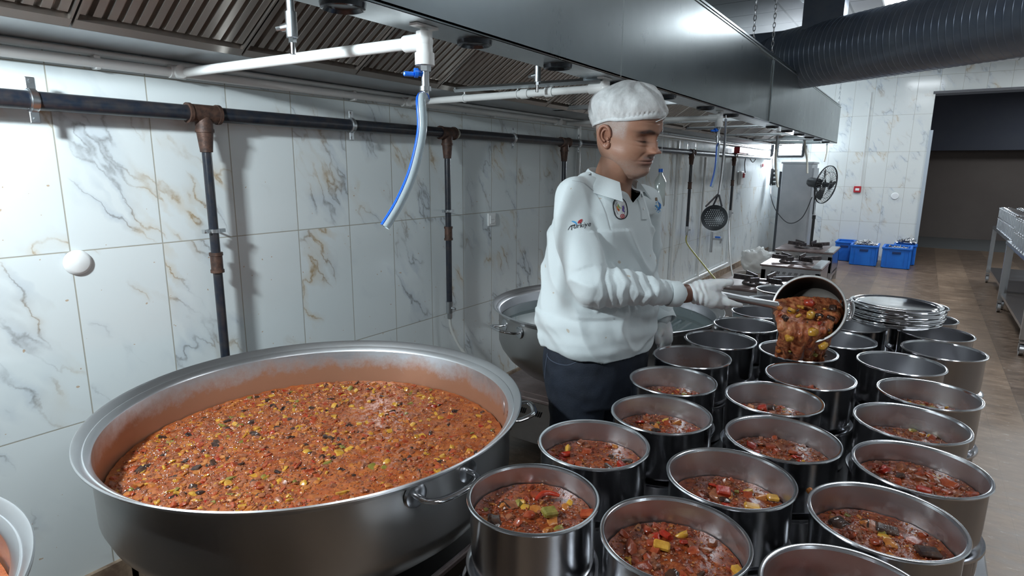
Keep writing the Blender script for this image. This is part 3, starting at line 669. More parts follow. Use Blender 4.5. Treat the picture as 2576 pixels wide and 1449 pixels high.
# ------------------------------------------------------------------ low burner stoves
def stove(cx, cy, ztop, wx, wy, label, grate=True, hy=.26, knobs=False, grp='low gas stoves along the wall'):
    t = empty('gas_stove', (cx, cy, 0), label, 'stove', grp)
    b = MB().box((0, 0, ztop-.02-hy/2), (wx-.03, wy-.03, hy), bev=.004)
    for sx in (-1, 1):
        for sy in (-1, 1): b.box((sx*(wx/2-.04), sy*(wy/2-.04), ztop/2-.03), (.05, .05, ztop-.06))
    for sx in (-1, 1): b.box((sx*(wx/2-.04), 0, .12), (.03, wy-.1, .04))
    MB().box((0, 0, ztop-.01), (wx, wy, .02), bev=.004).box((0, 0, ztop+.001), (wx-.12, wy-.12, .004)).build('top_plate', ENAMEL, t)
    MB().box((wx/2-.06, 0, ztop+.002), (.10, wy, .008)).build('side_shelf', STEEL, t)
    v = b
    for i in range(7):
        for q in range(3):
            x = -wx/2+.13+i*(wx-.22)/7+q*.012
            R_ = Matrix.Rotation(.35, 3, 'Y'); v.box((x, -wy/2+.013, ztop-.085), (.005, .006, .032), 1, R=R_)
    v.build('body', [STEEL, INK], t)
    br = MB().lathe([(.0001, .012), (.06, .012), (.075, 0)], 24, (0, 0, ztop+.002)).lathe([(.17, .003), (.18, .018), (.19, .003)], 40, (0, 0, ztop+.002)); br.build('burner', IRON, t)
    if grate:
        for k in range(6):
            a = 2*PI*k/6+.3; r0, r1 = .09, .27
            R_ = Matrix.Rotation(a, 3, 'Z') @ Matrix.Rotation(-.09, 3, 'Y')
            MB().box(R_ @ Vector(((r0+r1)/2, 0, 0))+Vector((0, 0, ztop+.045)), (r1-r0, .016, .05), R=R_, bev=.003).build('grate_bar', IRON, t)
    return t
stove(-1.18, 6.05, .46, .74, .70, 'low stainless gas stove with black grate, nearest of the three behind the pots')
stove(-1.16, 7.75, .46, .66, .74, 'low stainless gas stove with black grate, middle of the three behind the pots')
stove(-1.26, 9.35, .46, .74, .80, 'low stainless gas stove in front of the standing fan, farthest of the three')
t = stove(-1.42, 2.93, .365, .90, .86, 'low gas stove with brown top plate under the second cauldron', True, .24)
t = stove(-1.50, 1.16, .382, .92, .92, 'low gas stove under the big cauldron full of stew', True, .24)
kx = .93/2
MB().box((kx+.04, .0, .30), (.10, .84, .012), R=Matrix.Rotation(.9, 3, 'Y')).build('control_panel', STEEL, t)
for y in (-.18, .12):
    R_ = Matrix.Rotation(.9, 3, 'Y'); MB().lathe([(.0001, .045), (.030, .045), (.036, .03), (.038, .006), (.048, .004), (.048, 0)], 32, Vector((kx+.055, y, .315)), R=R_).build('knob', BLACK, t)
    MB().lathe([(.050, .0), (.050, .003), (.062, .003), (.062, 0)], 32, Vector((kx+.048, y, .31)), R=R_).build('dial_ring', CHROME, t)

# ------------------------------------------------------------------ stew generator
SOUP = mat('stew_sauce', (.4, .1, .03), .22, Specular_IOR_Level=.55); _n = NB(SOUP); _o = _n.obj()
_a = _n.noise(_o, 14, 5, .6); _b = _n.noise(_o, 90, 3, .7)
_c = _n.ramp(_n.math('ADD', _n.math('MULTIPLY', _a, .65), _n.math('MULTIPLY', _b, .35)), [(.36, (.19, .036, .010)), (.5, (.36, .088, .024)), (.66, (.50, .17, .05))])
_n.set('Base Color', _c); _n.bump(_n.math('ADD', _b, _n.math('MULTIPLY', _n.noise(_o, 240, 2), .5)), .5, .003)
def food(name, c1, c2, rough=.25, sc_=60):
    m = simple_noise(name, c1, c2, sc_, rough, 0, .3); return m
FOOD = [SOUP, food('yellow_courgette', (.42, .19, .02), (.62, .34, .05)), food('orange_squash', (.36, .10, .02), (.52, .20, .05)), food('red_pepper', (.28, .012, .006), (.36, .04, .015)),
        food('green_courgette', (.15, .13, .02), (.27, .21, .05)), food('aubergine_skin', (.020, .010, .010), (.085, .045, .03), .16), food('minced_meat', (.19, .055, .025), (.38, .13, .055), .35),
        food('tomato', (.27, .035, .012), (.40, .085, .03))]
SOUP_S = mat('serving_sauce', (.2, .04, .012), .20, Specular_IOR_Level=.55); _n = NB(SOUP_S); _o = _n.obj()
_a = _n.noise(_o, 30, 5, .6); _b = _n.noise(_o, 120, 3, .7)
_n.set('Base Color', _n.ramp(_n.math('ADD', _n.math('MULTIPLY', _a, .65), _n.math('MULTIPLY', _b, .35)), [(.36, (.085, .014, .005)), (.5, (.19, .036, .010)), (.66, (.32, .085, .025))])); _n.bump(_n.math('ADD', _b, _a), .5, .003)
FOOD_S = [SOUP_S, food('courgette_yellow_wet', (.40, .19, .02), (.58, .33, .05)), food('squash_wet', (.30, .09, .02), (.44, .17, .04)), food('pepper_red_wet', (.24, .010, .005), (.33, .03, .012)),
          food('courgette_green_wet', (.14, .12, .02), (.26, .20, .04)), food('aubergine_wet', (.018, .009, .009), (.07, .035, .022), .14), food('meat_wet', (.13, .038, .018), (.28, .095, .042), .3), food('tomato_wet', (.19, .026, .010), (.31, .065, .024))]
def _ico():
    import bmesh
    bm = bmesh.new(); bmesh.ops.create_icosphere(bm, subdivisions=2, radius=1); v = [x.co.copy() for x in bm.verts]; f = [tuple(q.index for q in p.verts) for p in bm.faces]; bm.free()
    bm = bmesh.new(); bmesh.ops.create_icosphere(bm, subdivisions=1, radius=1); v1 = [x.co.copy() for x in bm.verts]; f1 = [tuple(q.index for q in p.verts) for p in bm.faces]; bm.free()
    return np.array(v), f, np.array(v1), f1
IV2, IF2, IV1, IF1 = _ico()
def chunk(mb, p, size, mi, flat=.6, lo=False):
    V, Fc = (IV1, IF1) if lo else (IV2, IF2)
    q = np.sign(V)*np.abs(V)**.55 if not lo else V
    s_ = size*np.array([rng.uniform(.7, 1.25), rng.uniform(.55, 1.0), flat*rng.uniform(.6, 1.1)])
    q = q*s_*(1+.16*rng.standard_normal((len(V), 1))*(.6 if not lo else 1))
    a, b, c = rng.uniform(0, 6.28), rng.normal(0, .35), rng.normal(0, .35)
    R_ = np.array(Matrix.Rotation(a, 3, 'Z') @ Matrix.Rotation(b, 3, 'X') @ Matrix.Rotation(c, 3, 'Y'))
    q = q @ R_.T + np.array(p); mb.add(q.tolist(), Fc, mi)
def stew_mesh(R0, nchunk, smin, smax, ngran, weights, rough_h=.004, res=70, sparse=None, flatz=.5):
    mb = MB(); vs = []; fs = []; seg = int(res*2.2); hts = {}
    def hgt(x, y):
        v = Vector((x, y, 0)); return rough_h*(noise.noise(v*18)+.7*noise.noise(v*45)+.45*noise.noise(v*110))
    for j in range(res+1):
        r = R0*j/res
        for i in range(seg):
            a = 2*PI*i/seg; x, y = r*math.cos(a), r*math.sin(a); vs.append((x, y, hgt(x, y)))
    for j in range(res):
        for i in range(seg):
            i2 = (i+1) % seg; fs.append((j*seg+i, (j+1)*seg+i, (j+1)*seg+i2, j*seg+i2))
    mb.add(vs, fs, 0)
    # skirt down to give the stew a body
    ring = [(R0*math.cos(2*PI*i/seg), R0*math.sin(2*PI*i/seg), -.03) for i in range(seg)]; top = [vs[res*seg+i] for i in range(seg)]
    mb.loft([top, ring], caps=False)
    W_ = np.array(weights, float); W_ /= W_.sum(); k = 0
    while k < nchunk:
        r = R0*.965*math.sqrt(rng.random()); a = rng.uniform(0, 2*PI); x, y = r*math.cos(a), r*math.sin(a)
        if sparse and rng.random() > sparse(x, y): k += .35; continue
        k += 1; mi = 1+int(rng.choice(len(W_), p=W_)); s_ = rng.uniform(smin, smax)*(1.25 if mi == 5 else 1)
        r2 = math.hypot(x, y)+s_*1.2
        if r2 > R0: x *= (R0-s_*1.2)/math.hypot(x, y); y *= (R0-s_*1.2)/math.hypot(x, y)
        chunk(mb, (x, y, hgt(x, y)+s_*.10*rng.uniform(-3.6, 1.0)), s_, mi, flatz if mi != 5 else .35, lo=s_ < .006)
    for _ in range(ngran):
        r = R0*.97*math.sqrt(rng.random()); a = rng.uniform(0, 2*PI); x, y = r*math.cos(a), r*math.sin(a)
        if sparse and rng.random() > sparse(x, y)+.25: continue
        s_ = rng.uniform(.0012, .0034)
        o = np.array([x, y, hgt(x, y)+s_*.4]); q = np.array([(1, 0, 0), (0, 1, 0), (-1, 0, 0), (0, -1, 0), (0, 0, .8)])*s_*rng.uniform(.6, 1.4, (5, 1))
        mb.add((q+o).tolist(), [(0, 1, 4), (1, 2, 4), (2, 3, 4), (3, 0, 4)], int(rng.choice([2, 6, 6, 7, 6])))
    return mb

# ------------------------------------------------------------------ cauldrons
def cauldron(cx, cy, zr, R, label, inner, depth=.38):
    t = empty('cauldron', (cx, cy, zr), label, 'cauldron', 'big steel cauldrons on the wall side')
    Ri = R-.040
    MB().lathe([(Ri+.005, -.034), (Ri+.004, -depth*.52), (Ri-.01, -depth*.62), (Ri-.045, -depth*.75), (Ri-.11, -depth*.90), (Ri-.20, -depth*.98), (Ri-.30, -depth), (.001, -depth)], 128).build('body', STEEL_CAUL, t)
    MB().lathe([(.001, -depth+.005), (Ri-.30, -depth+.005), (Ri-.20, -depth*.98+.006), (Ri-.115, -depth*.89), (Ri-.05, -depth*.74), (Ri-.014, -depth*.60), (Ri, -depth*.5), (Ri, -.036), (Ri+.002, -.031)], 128).build('inner_wall', inner, t)
    MB().lathe([(Ri, -.034), (Ri+.003, -.029), (Ri+.016, -.018), (Ri+.019, -.019), (Ri+.034, -.003), (R-.001, .0), (R+.002, -.003), (R+.001, -.008), (R-.004, -.009), (Ri+.006, -.036)], 160, closed=True).build('rim', CAUL_RIM, t)
    return t
def chandle(t, R, ang, z=-.085, w_=.17, out=.075, up=0):
    Ri = R-.036; h = []
    c, s_ = math.cos(ang), math.sin(ang)
    def P(u, o, z_): return (Ri*c - s_*u + c*o, Ri*s_ + c*u + s_*o, z_)
    pts = curve_pts([P(-w_/2, .0, z), P(-w_/2, .03, z), P(-w_*.40, out*.85, z+up), P(-w_*.2, out, z+up*1.2), P(w_*.2, out, z+up*1.2), P(w_*.40, out*.85, z+up), P(w_/2, .03, z), P(w_/2, .0, z)], 6)
    hd = MB().tube(pts, .0095, 10, flat=(1, .7)); o = hd.build('handle', CHROME, t)
    for u in (-w_/2, w_/2):
        R_ = Vector((c, s_, 0)).to_track_quat('Z', 'Y').to_matrix(); MB().lathe([(.0001, .006), (.020, .006), (.030, .003), (.033, -.004)], 24, P(u, -.003, z), R=R_).build('handle_bracket', STEEL, o)
ZR = .84; BR = .632; BC = (-1.488, 1.12)
cd = cauldron(*BC, ZR, BR, 'huge stainless cauldron brimming with red vegetable stew, left of the serving pots', CAUL_IN)
chandle(cd, BR, math.radians(-9), -.058, .165, .060); chandle(cd, BR, math.radians(43), -.085, .13, .085, .01)
C2 = (-1.375, 2.94); R2 = .622
cd2 = cauldron(*C2, .822, R2, 'stainless cauldron of clear water behind the man', STEEL_IN)
chandle(cd2, R2, math.radians(-118), -.075, .16, .09, .01); chandle(cd2, R2, math.radians(60), -.075, .16, .09)
tag(MB().lathe([(.0005, 0), (.2, 0), (.4, 0), (R2-.043, 0)], 96, (C2[0], C2[1], .735)).build('water', mat('water', (.16, .22, .23), .03, Specular_IOR_Level=1.0, Coat_Weight=.6)), 'clear water standing in the second cauldron', 'water', kind='stuff')
C3c = (-1.50, -.19); R3 = .55
cd3 = cauldron(*C3c, .84, R3, 'steel cauldron with brown contents cut off by the bottom left corner', CAUL_IN)
s3 = stove(-1.50, -.19, .382, .8, .8, 'low gas stove under the cauldron in the bottom left corner', True, .24)
def sp_big(x, y):
    # a smoother streak of sauce stirred across the surface
    d = abs((x*.80+y*.60)-.10); v = .35+.65*min(1, abs(d)/.10) ; v2 = .55+1.2*(noise.noise(Vector((x*5, y*5, 3)))+.35)
    if x*.9+y*.3 > .12: v2 *= .55
    return max(.12, min(1, v*v2))
sb = stew_mesh(BR-.046, 3300, .0035, .0120, 14000, [1.9, 3.6, .5, .3, .8, 9, 3], .0045, 150, sp_big)
for i in range(420):
    rr_ = (BR-.085)*math.sqrt(rng.random()); a_ = rng.uniform(0, 2*PI); x_, y_ = rr_*math.cos(a_), rr_*math.sin(a_)
    if rng.random() > sp_big(x_, y_): continue
    chunk(sb, (x_, y_, -.0012), rng.uniform(.009, .0165), int(rng.choice([1, 1, 2, 2, 2, 4, 5, 5, 7, 7])), .38)
o = sb.build('vegetable_stew', FOOD); o.location = (BC[0], BC[1], ZR-.160); tag(o, 'red vegetable stew with minced meat, courgette and aubergine filling the huge cauldron', 'stew', kind='stuff')
o = stew_mesh(R3-.046, 60, .004, .010, 600, [3, 5, 1, 1, 1, 6, 4], .003, 40).build('brown_stew', FOOD); o.location = (C3c[0], C3c[1], .84-.10); tag(o, 'reddish brown stew in the cauldron cut off by the bottom left corner', 'stew', kind='stuff')

# ------------------------------------------------------------------ serving pots
PR = .139; PH = .142; PZ = .88
def pot_proto(inner):
    t = empty('steel_pot', (0, 0, 0), 'x', 'pot')
    MB().lathe([(PR-.0065, -.003), (PR-.008, -.02), (PR-.0085, -.10), (PR-.010, -PH+.008), (PR-.018, -PH), (.001, -PH)], 96).build('body', STEEL_POT, t)
    MB().lathe([(.001, -PH+.004), (PR-.024, -PH+.004), (PR-.014, -PH+.012), (PR-.011, -.09), (PR-.0095, -.004)], 96).build('inner_wall', inner, t)
    MB().lathe([(PR-.0100, -.006), (PR-.0085, -.001), (PR-.005, .0005), (PR-.0015, .0), (PR, -.0025), (PR-.002, -.006), (PR-.006, -.006)], 96, closed=True).build('rim', STEEL_RIM, t)
    return t
clean = pot_proto(STEEL_IN); dirty = pot_proto(POT_STAIN)
lid_o = MB().lathe([(.001, .006), (.085, .006), (.105, .004), (.118, -.002), (.1245, -.003), (.132, .0005), (.1405, .001), (.1415, -.003), (.1405, -.007), (.133, -.007), (.131, -.003), (.122, -.010), (.001, -.010)], 96).build('pot_lid', STEEL_RIM)
low_o = MB().lathe([(PR-.004, -.001), (PR-.008, -.008), (PR-.0085, -.10), (PR-.012, -.130), (PR-.022, -.136), (.001, -.136)], 64).build('lower_pot', STEEL_POT)
PW = [(-.599, .965, .045), (-.607, 1.26, .055), (-.535, 1.535, .06), (-.60, 1.815, .07), (-.63, 2.10, .09), (-.606, 2.385, 0), (-.579, 2.691, 0), (-.576, 2.987, 0), (-.575, 3.29, 0), (-.60, 3.62, 0)]
PB = [(-.309, 1.000, .055), (-.282, 1.286, .07), (-.225, 1.565, .06), (-.30, 1.842, .07), (-.24, 2.12, .08), (-.322, 2.402, .105), (-.215, 2.675, 0), (-.194, 2.979, 0), (-.225, 3.28, 0)]
PC = [(-.02, 1.004, .075), (.012, 1.294, .06), (.067, 1.582, .05), (.045, 1.870, .07), (.086, 2.158, .07), (.005, 2.457, 0), (.134, 2.733, 0), (.112, 3.022, 0), (.067, 3.312, 0), (.04, 3.602, 0)]
WT = [.8, 1.2, 1.0, .5, 1.0, 7, 6]
stews = []
for v in range(4):
    m_ = stew_mesh(PR-.0135, 115, .004, .0125, 900, WT, .0035, 42, lambda x, y: max(.15, min(1, .5+1.5*noise.noise(Vector((x*16, y*16, v*7.7))))), .6)
    for q in range(9):   # larger pieces
        r = .095*math.sqrt(rng.random()); a = rng.uniform(0, 6.28); chunk(m_, (r*math.cos(a), r*math.sin(a), .002), rng.uniform(.012, .018), int(rng.choice([2, 3, 5, 6, 6, 7, 7])), .4)
    o = m_.build('vegetable_stew', FOOD_S); col.objects.unlink(o); stews.append(o)
n_ = 0
for rname, row in (('left', PW), ('middle', PB), ('right', PC)):
    for i, (x, y, lv) in enumerate(row):
        where = f'{ordinal(i)} from the front in the {rname} row'
        kind_ = ('filled with stew' if lv and lv != .105 else 'being filled' if lv else 'still empty')
        src = dirty if lv else clean
        r = src.copy(); col.objects.link(r); r.location = (x, y, PZ); r.rotation_euler = (0, 0, random.uniform(0, 6)); r['label'] = f'steel serving pot {kind_}, {where}'; r['group'] = 'steel serving pots in three rows'
        for ch in src.children:
            c = ch.copy(); col.objects.link(c); c.parent = r
        l = lid_o.copy(); col.objects.link(l); l.location = (x+random.uniform(-.0008, .0008), y, PZ-PH-.0065); l['label'] = f'flat lid under the pot {where}'; l['category'] = 'lid'; l['group'] = 'lids under the serving pots'
        l.rotation_euler = (0, 0, random.uniform(0, 6))
        p = low_o.copy(); col.objects.link(p); p.location = (x, y, PZ-PH-.013); p['label'] = f'lower covered pot, {where}'; p['category'] = 'pot'; p['group'] = 'covered pots of the lower layer'
        if lv:
            s_ = stews[n_ % 4].copy(); n_ += 1; col.objects.link(s_); s_.location = (x, y, PZ-lv); s_.rotation_euler = (0, 0, random.uniform(0, 6.28)); s_['label'] = f'vegetable stew in the pot {where}'; s_['category'] = 'stew'; s_['group'] = 'portions of stew in the serving pots'; s_['kind'] = 'stuff'
for src in (clean, dirty):
    for ch in list(src.children): bpy.data.objects.remove(ch)
    bpy.data.objects.remove(src)
for o in (lid_o, low_o): bpy.data.objects.remove(o)
# distinct large pieces lying on the stews
def piece(name, px, py, k, dims, m, label, rot=(0, 0, 0), curve=False):
    c = at(px, py, k); mb = MB()
    if curve:
        q = [Vector((-.5*dims[0]+dims[0]*i/8, .28*dims[0]*math.sin(PI*i/8), 0)) for i in range(9)]; mb.tube(q, [dims[2]*(.35+.65*math.sin(PI*(i+.6)/9.2)) for i in range(9)], 10, flat=(1, .7))
    else: mb.box((0, 0, 0), dims, bev=.0035)
    mb.v = [tuple(Vector(v)*(1+.06*noise.noise(Vector(v)*90))) for v in mb.v]
    o = mb.build(name, m); o.location = c; o.rotation_euler = rot; tag(o, label, 'vegetable piece', 'large vegetable pieces lying on the stews')
def onstew(px, py, z):
    d = (at(px, py, 1)-Vector(CAM)); return (z-CAM[2])/d.z
GRN, YEL, REDM, ORG, EGG, MEAT, TOM = FOOD[4], FOOD[1], FOOD[3], FOOD[2], FOOD[5], FOOD[6], FOOD[7]
for (nm, px, py, z, dims, m_, lab, rot, cv) in (
    ('courgette_piece', 1383, 1288, .848, (.032, .026, .014), GRN, 'green courgette cube in the front pot of the left row', (.15, .1, 1.0), False),
    ('pepper_strip', 1378, 1252, .850, (.055, .01, .0075), REDM, 'curved red pepper strip in the front pot of the left row', (.2, 0, .9), True),
    ('carrot_piece', 1312, 1262, .840, (.018, .013, .008), YEL, 'small orange piece in the front pot of the left row', (0, .1, .6), False),
    ('tomato_piece', 1478, 1292, .843, (.030, .022, .012), TOM, 'tomato piece at the right edge in the front pot of the left row', (.1, -.2, .4), False),
    ('courgette_piece', 1665, 1372, .832, (.032, .022, .012), YEL, 'yellow courgette slab in the front pot of the middle row', (.1, .1, .3), False),
    ('courgette_piece', 1857, 1437, .834, (.018, .026, .012), YEL, 'yellow piece at the right wall of the front pot of the middle row', (.1, .1, .9), False),
    ('pepper_piece', 1720, 1364, .832, (.022, .010, .008), REDM, 'red pepper sliver in the front pot of the middle row', (0, .3, 1.1), False),
    ('tomato_piece', 1820, 1236, .820, (.032, .026, .016), REDM, 'bright red tomato lump in the second pot of the middle row', (.2, .1, .4), False),
    ('courgette_piece', 1945, 1252, .818, (.026, .018, .012), YEL, 'yellow cube near the right wall in the second pot of the middle row', (.1, .1, .5), False),
    ('courgette_piece', 1893, 1275, .818, (.034, .020, .012), YEL, 'long yellow courgette slab in the second pot of the middle row', (0, .1, .4), False),
    ('carrot_piece', 1887, 1027, .820, (.022, .022, .020), ORG, 'round orange piece in the fourth pot of the middle row', (.2, .3, .1), False),
    ('tomato_piece', 1918, 1027, .820, (.026, .022, .018), REDM, 'round red tomato piece in the fourth pot of the middle row', (.2, -.3, .1), False),
    ('pepper_piece', 1690, 1096, .826, (.026, .014, .012), REDM, 'red pepper cube in the third pot of the left row', (.1, .1, .2), False),
    ('pepper_piece', 2325, 1232, .836, (.03, .016, .012), REDM, 'wet red pepper piece in the third pot of the right row', (.1, .1, .2), False),
    ('aubergine_piece', 2232, 1332, .826, (.042, .026, .010), EGG, 'dark aubergine slice in the second pot of the right row', (.1, .1, .2), False),
    ('aubergine_piece', 2335, 1388, .826, (.044, .028, .010), EGG, 'dark aubergine slice near the front wall in the second pot of the right row', (.1, .1, .5), False),
    ('aubergine_piece', 2000, 1168, .826, (.034, .024, .012), EGG, 'dark shiny aubergine piece in the third pot of the middle row', (.1, .1, -.4), False)):
    piece(nm, px, py, onstew(px, py, z), dims, m_, lab, rot, cv)
o = piece('courgette_piece', 2043, 1243, 1.325, (.030, .018, .014), ORG, 'piece of squash stuck on the rim of the second pot of the right row', (.3, .9, .9), False)
# table under the pots
t = empty('steel_table', (-.26, 2.3, 0), 'low steel table that carries the rows of serving pots', 'table')
TT = PZ-PH-.013-.136
MB().box((0, 0, TT-.016), (1.0, 3.1, .03), bev=.004).build('tabletop', STEEL, t)
for sx in (-1, 1):
    for sy in (-1, 1): MB().box((sx*.44, sy*1.45, (TT-.03)/2), (.04, .04, TT-.03)).build('leg', STEEL, t)
MB().box((0, 0, .15), (.9, 2.95, .02)).build('shelf', STEEL, t)
# stack of spare lids
LD = MB().lathe([(.001, .004), (.135, .004), (.150, .003), (.158, -.002), (.166, .0), (.176, .005), (.181, .004), (.182, .001), (.178, -.004), (.168, -.006), (.160, -.008), (.15, -.002), (.001, -.001)], 96)
lo_ = LD.build('pot_lid', CHROME)
zz = PZ+.010
for i in range(10):
    l = lo_ if i == 0 else lo_.copy()
    if i: col.objects.link(l)
    off = (-.062+.018*(i % 2), 3.07-.012*i) if i < 3 else (-.040+.006*math.sin(i*2.1), 3.055+.006*math.cos(i*1.7))
    l.location = (off[0], off[1]+.05, zz); l.rotation_euler = (random.uniform(-.012, .012), random.uniform(-.012, .012), random.uniform(0, 6)); zz += .0088
    tag(l, 'shiny round steel lid, %s of the stack resting on the empty pots' % ('topmost' if i == 9 else 'lowest' if i == 0 else ordinal(i)+' from the bottom'), 'lid', 'shiny lids stacked on the empty pots')

# ------------------------------------------------------------------ tables and pots on the right
def cart(cx, cy, wx, wy, zt, label):
    t = empty('wheeled_table', (cx, cy, 0), label, 'table', 'wheeled steel tables on the right')
    MB().box((0, 0, zt-.02), (wx, wy, .04), bev=.004).build('tabletop', STEEL, t); MB().box((0, 0, .20), (wx-.06, wy-.06, .03)).build('shelf', STEEL, t)
    for sx in (-1, 1):
        for sy in (-1, 1):
            x, y = sx*(wx/2-.03), sy*(wy/2-.03)
            MB().box((x, y, (zt+.12)/2), (.045, .045, zt-.16)).build('leg', GALV, t)
            w_ = MB().box((x, y, .115), (.04, .05, .02)).box((x-.018, y, .075), (.004, .045, .08)).box((x+.018, y, .075), (.004, .045, .08)).tube([(x-.014, y, .05), (x+.014, y, .05)], .05, 20); w_.build('caster', GALV, t)
    return t
cart(1.20, 7.50, .76, 2.0, .80, 'wheeled steel table loaded with cans, the nearer one at the right edge')
cart(1.24, 9.66, .76, 2.1, .80, 'wheeled steel table loaded with cans, the farther one at the right edge')
can_p = empty('steel_can', (0, 0, 0), 'stacked steel can with a lid on the tables at the right edge', 'can', 'steel cans stacked on the wheeled tables')
MB().lathe([(.001, .128), (.070, .128), (.077, .124), (.078, .118), (.074, .114), (.0735, .005), (.069, 0), (.001, 0)], 24).build('body', STEEL, can_p)
MB().lathe([(.001, .137), (.06, .137), (.066, .130), (.079, .130), (.080, .125), (.075, .123)], 24).build('lid', CHROME, can_p)
first = True
for cx_, y0, y1 in ((1.20, 6.58, 8.42), (1.24, 8.70, 10.60)):
    ny = int((y1-y0)/.17)
    for j in range(ny):
        for i in range(4):
            for k in range(2):
                if cx_ == 1.20 and j < 4 and i > 0: continue
                loc = (cx_-.29+i*.175, y0+j*.17+random.uniform(-.003, .003), .80+k*.1385)
                lab_ = 'lidded steel can in the %s layer on the %s wheeled table' % (('lower', 'upper')[k], 'nearer' if cx_ == 1.20 else 'farther')
                if first: can_p.location = loc; first = False; can_p['label'] = lab_
                else: dup(can_p, loc, lab_)

# ------------------------------------------------------------------ skimmer
sk = empty('skimmer', at(1797, 548, 3.86), 'long steel skimmer with a round holed disc hanging from the hood lip', 'skimmer')
S0 = sk.location
def L(px, py): return at(px, py, 3.86)-S0
nrm = (Vector(CAM)-S0).normalized(); RS = nrm.to_track_quat('Z', 'Y').to_matrix()
def skim_mat():
    m = mat('skimmer_disc', (.055, .06, .065), .42, .7); n = NB(m); return m
mb = MB(); Rr = .083
mb.lathe([(.0001, -.022), (.04, -.018), (.065, -.008), (Rr, .002), (Rr, .004), (.065, -.005), (.04, -.015), (.0001, -.019)], 48, R=RS); mb.build('disc', skim_mat(), sk)
hb = MB()
for i in range(-5, 6):
    for j in range(-5, 6):
        x, y = i*.0125+(j % 2)*.006, j*.0125
        if x*x+y*y < .062**2: hb.lathe([(.0001, .0008), (.0026, .0008)], 8, RS @ Vector((x, y, -.0165+2.6*(x*x+y*y)+.0008)), R=RS)
hb.build('holes', mat('skimmer_holes', (.62, .66, .68), .5), sk)
MB().tube([L(1826, 300), L(1823, 360), L(1815, 440), L(1808, 490)], .0125, 10, flat=(1, .6)).build('handle', CHROME, sk)
for e_ in ((1775, 520), (1793, 520), (1816, 520)): MB().tube([L(1808, 487), L(*e_)], .006, 8).build('fork_arm', mat('dark_steel', (.10, .10, .11), .3, .9), sk)
# hooks the skimmer to the hood
MB().tube([L(1826, 302), L(1826, 290)], .004, 6).build('hook', GALV, sk)

# ------------------------------------------------------------------ the man
def _eval_mesh(mb, name, voxel, smooth, fac=.5):
    me = mb.mesh(name); o = bpy.data.objects.new(name, me); col.objects.link(o)
    r = o.modifiers.new('r', 'REMESH'); r.mode = 'VOXEL'; r.voxel_size = voxel
    if smooth: s_ = o.modifiers.new('s', 'SMOOTH'); s_.iterations = smooth; s_.factor = fac
    out = bpy.data.meshes.new_from_object(o.evaluated_get(bpy.context.evaluated_depsgraph_get()))
    bpy.data.objects.remove(o); bpy.data.meshes.remove(me); out.name = name; return out
def mesh_obj(me, name, mats, parent, fn=None):
    if fn:
        me.update(); nr = [v.normal.copy() for v in me.vertices]
        for v, n in zip(me.vertices, nr): v.co = v.co + n*fn(v.co, n)
    for m in mats: me.materials.append(m)
    me.polygons.foreach_set('use_smooth', [True]*len(me.polygons)); me.update()
    o = bpy.data.objects.new(name, me); col.objects.link(o); o.parent = parent; return o
def chain_mb(mb, pts, seg=20):
    "pts: (point, radius) list, joined by tapered capsules"
    for p, r in pts: mb.sphere(p, r, seg=seg, rings=12)
    for (p, r), (q, s_) in zip(pts[:-1], pts[1:]):
        if (Vector(q)-Vector(p)).length > 1e-4: mb.tube([p, q], [r, s_], seg)
    return mb
man = empty('person', (-.92, 1.95, 0), 'man in white long-sleeved polo shirt, jeans and hair net pouring stew from a saucepan', 'person')
MO = Vector(man.location)
def W(v): return Vector(v)-MO
def A(px, py, k): return at(px, py, k)-MO
az = math.radians(-13); fwd = Vector((math.cos(az), math.sin(az), 0)); lef = Vector((-math.sin(az), math.cos(az), 0))
def ring(c, a, b, ex=2.3, n=48, tilt=0):
    out = []
    for i in range(n):
        t = 2*PI*i/n; ct, st = math.cos(t), math.sin(t)
        u = math.copysign(abs(ct)**(2/ex), ct)*b; v = math.copysign(abs(st)**(2/ex), st)*a
        out.append(W(c)+fwd*u+lef*v+Vector((0, 0, tilt*u)))
    return out
SKIN = mat('skin', (.42, .23, .15), .42, Subsurface_Weight=.06)
def _skin():
    n = NB(SKIN); at_ = n.n('ShaderNodeAttribute', attribute_name='tint'); o = n.obj(); nz = n.noise(o, 60, 4, .6); nz2 = n.noise(o, 420, 2, .7)
    c = n.mix(n.math('MULTIPLY', n.math('SUBTRACT', nz, .35, clamp=True), .9), at_.outputs['Color'], (.30, .12, .08))
    n.set('Base Color', c); n.bump(n.math('ADD', nz2, n.math('MULTIPLY', nz, .6)), .25, .0012)
_skin()
SHIRT = mat('white_cotton', (.63, .70, .72), .85, Sheen_Weight=.15); _n = NB(SHIRT); _o = _n.obj()
_n.bump(_n.math('ADD', _n.noise(_o, 500, 2, .6), _n.math('MULTIPLY', _n.noise(_o, 22, 3, .6), .8)), .18, .003)
_sp = _n.noise(_o, 34, 1, .4); _n.set('Base Color', _n.mix(_n.math('MULTIPLY', _n.math('GREATER_THAN', _sp, .775), .5), (.63, .70, .72), (.42, .27, .12)))
JEANS = mat('dark_denim', (.008, .012, .022), .8); _n = NB(JEANS); _o = _n.obj(); _v = _n.noise(_o, 7, 4, .6)
_n.set('Base Color', _n.ramp(_v, [(.35, (.005, .008, .016)), (.7, (.013, .020, .036))])); _n.bump(_n.math('ADD', _n.noise(_o, 300, 2), _v), .3, .004)
GLOVE = mat('white_latex_glove', (.66, .68, .69), .42, Subsurface_Weight=.15)
NET = mat('white_hair_net', (.82, .85, .86), .7, Sheen_Weight=.2)
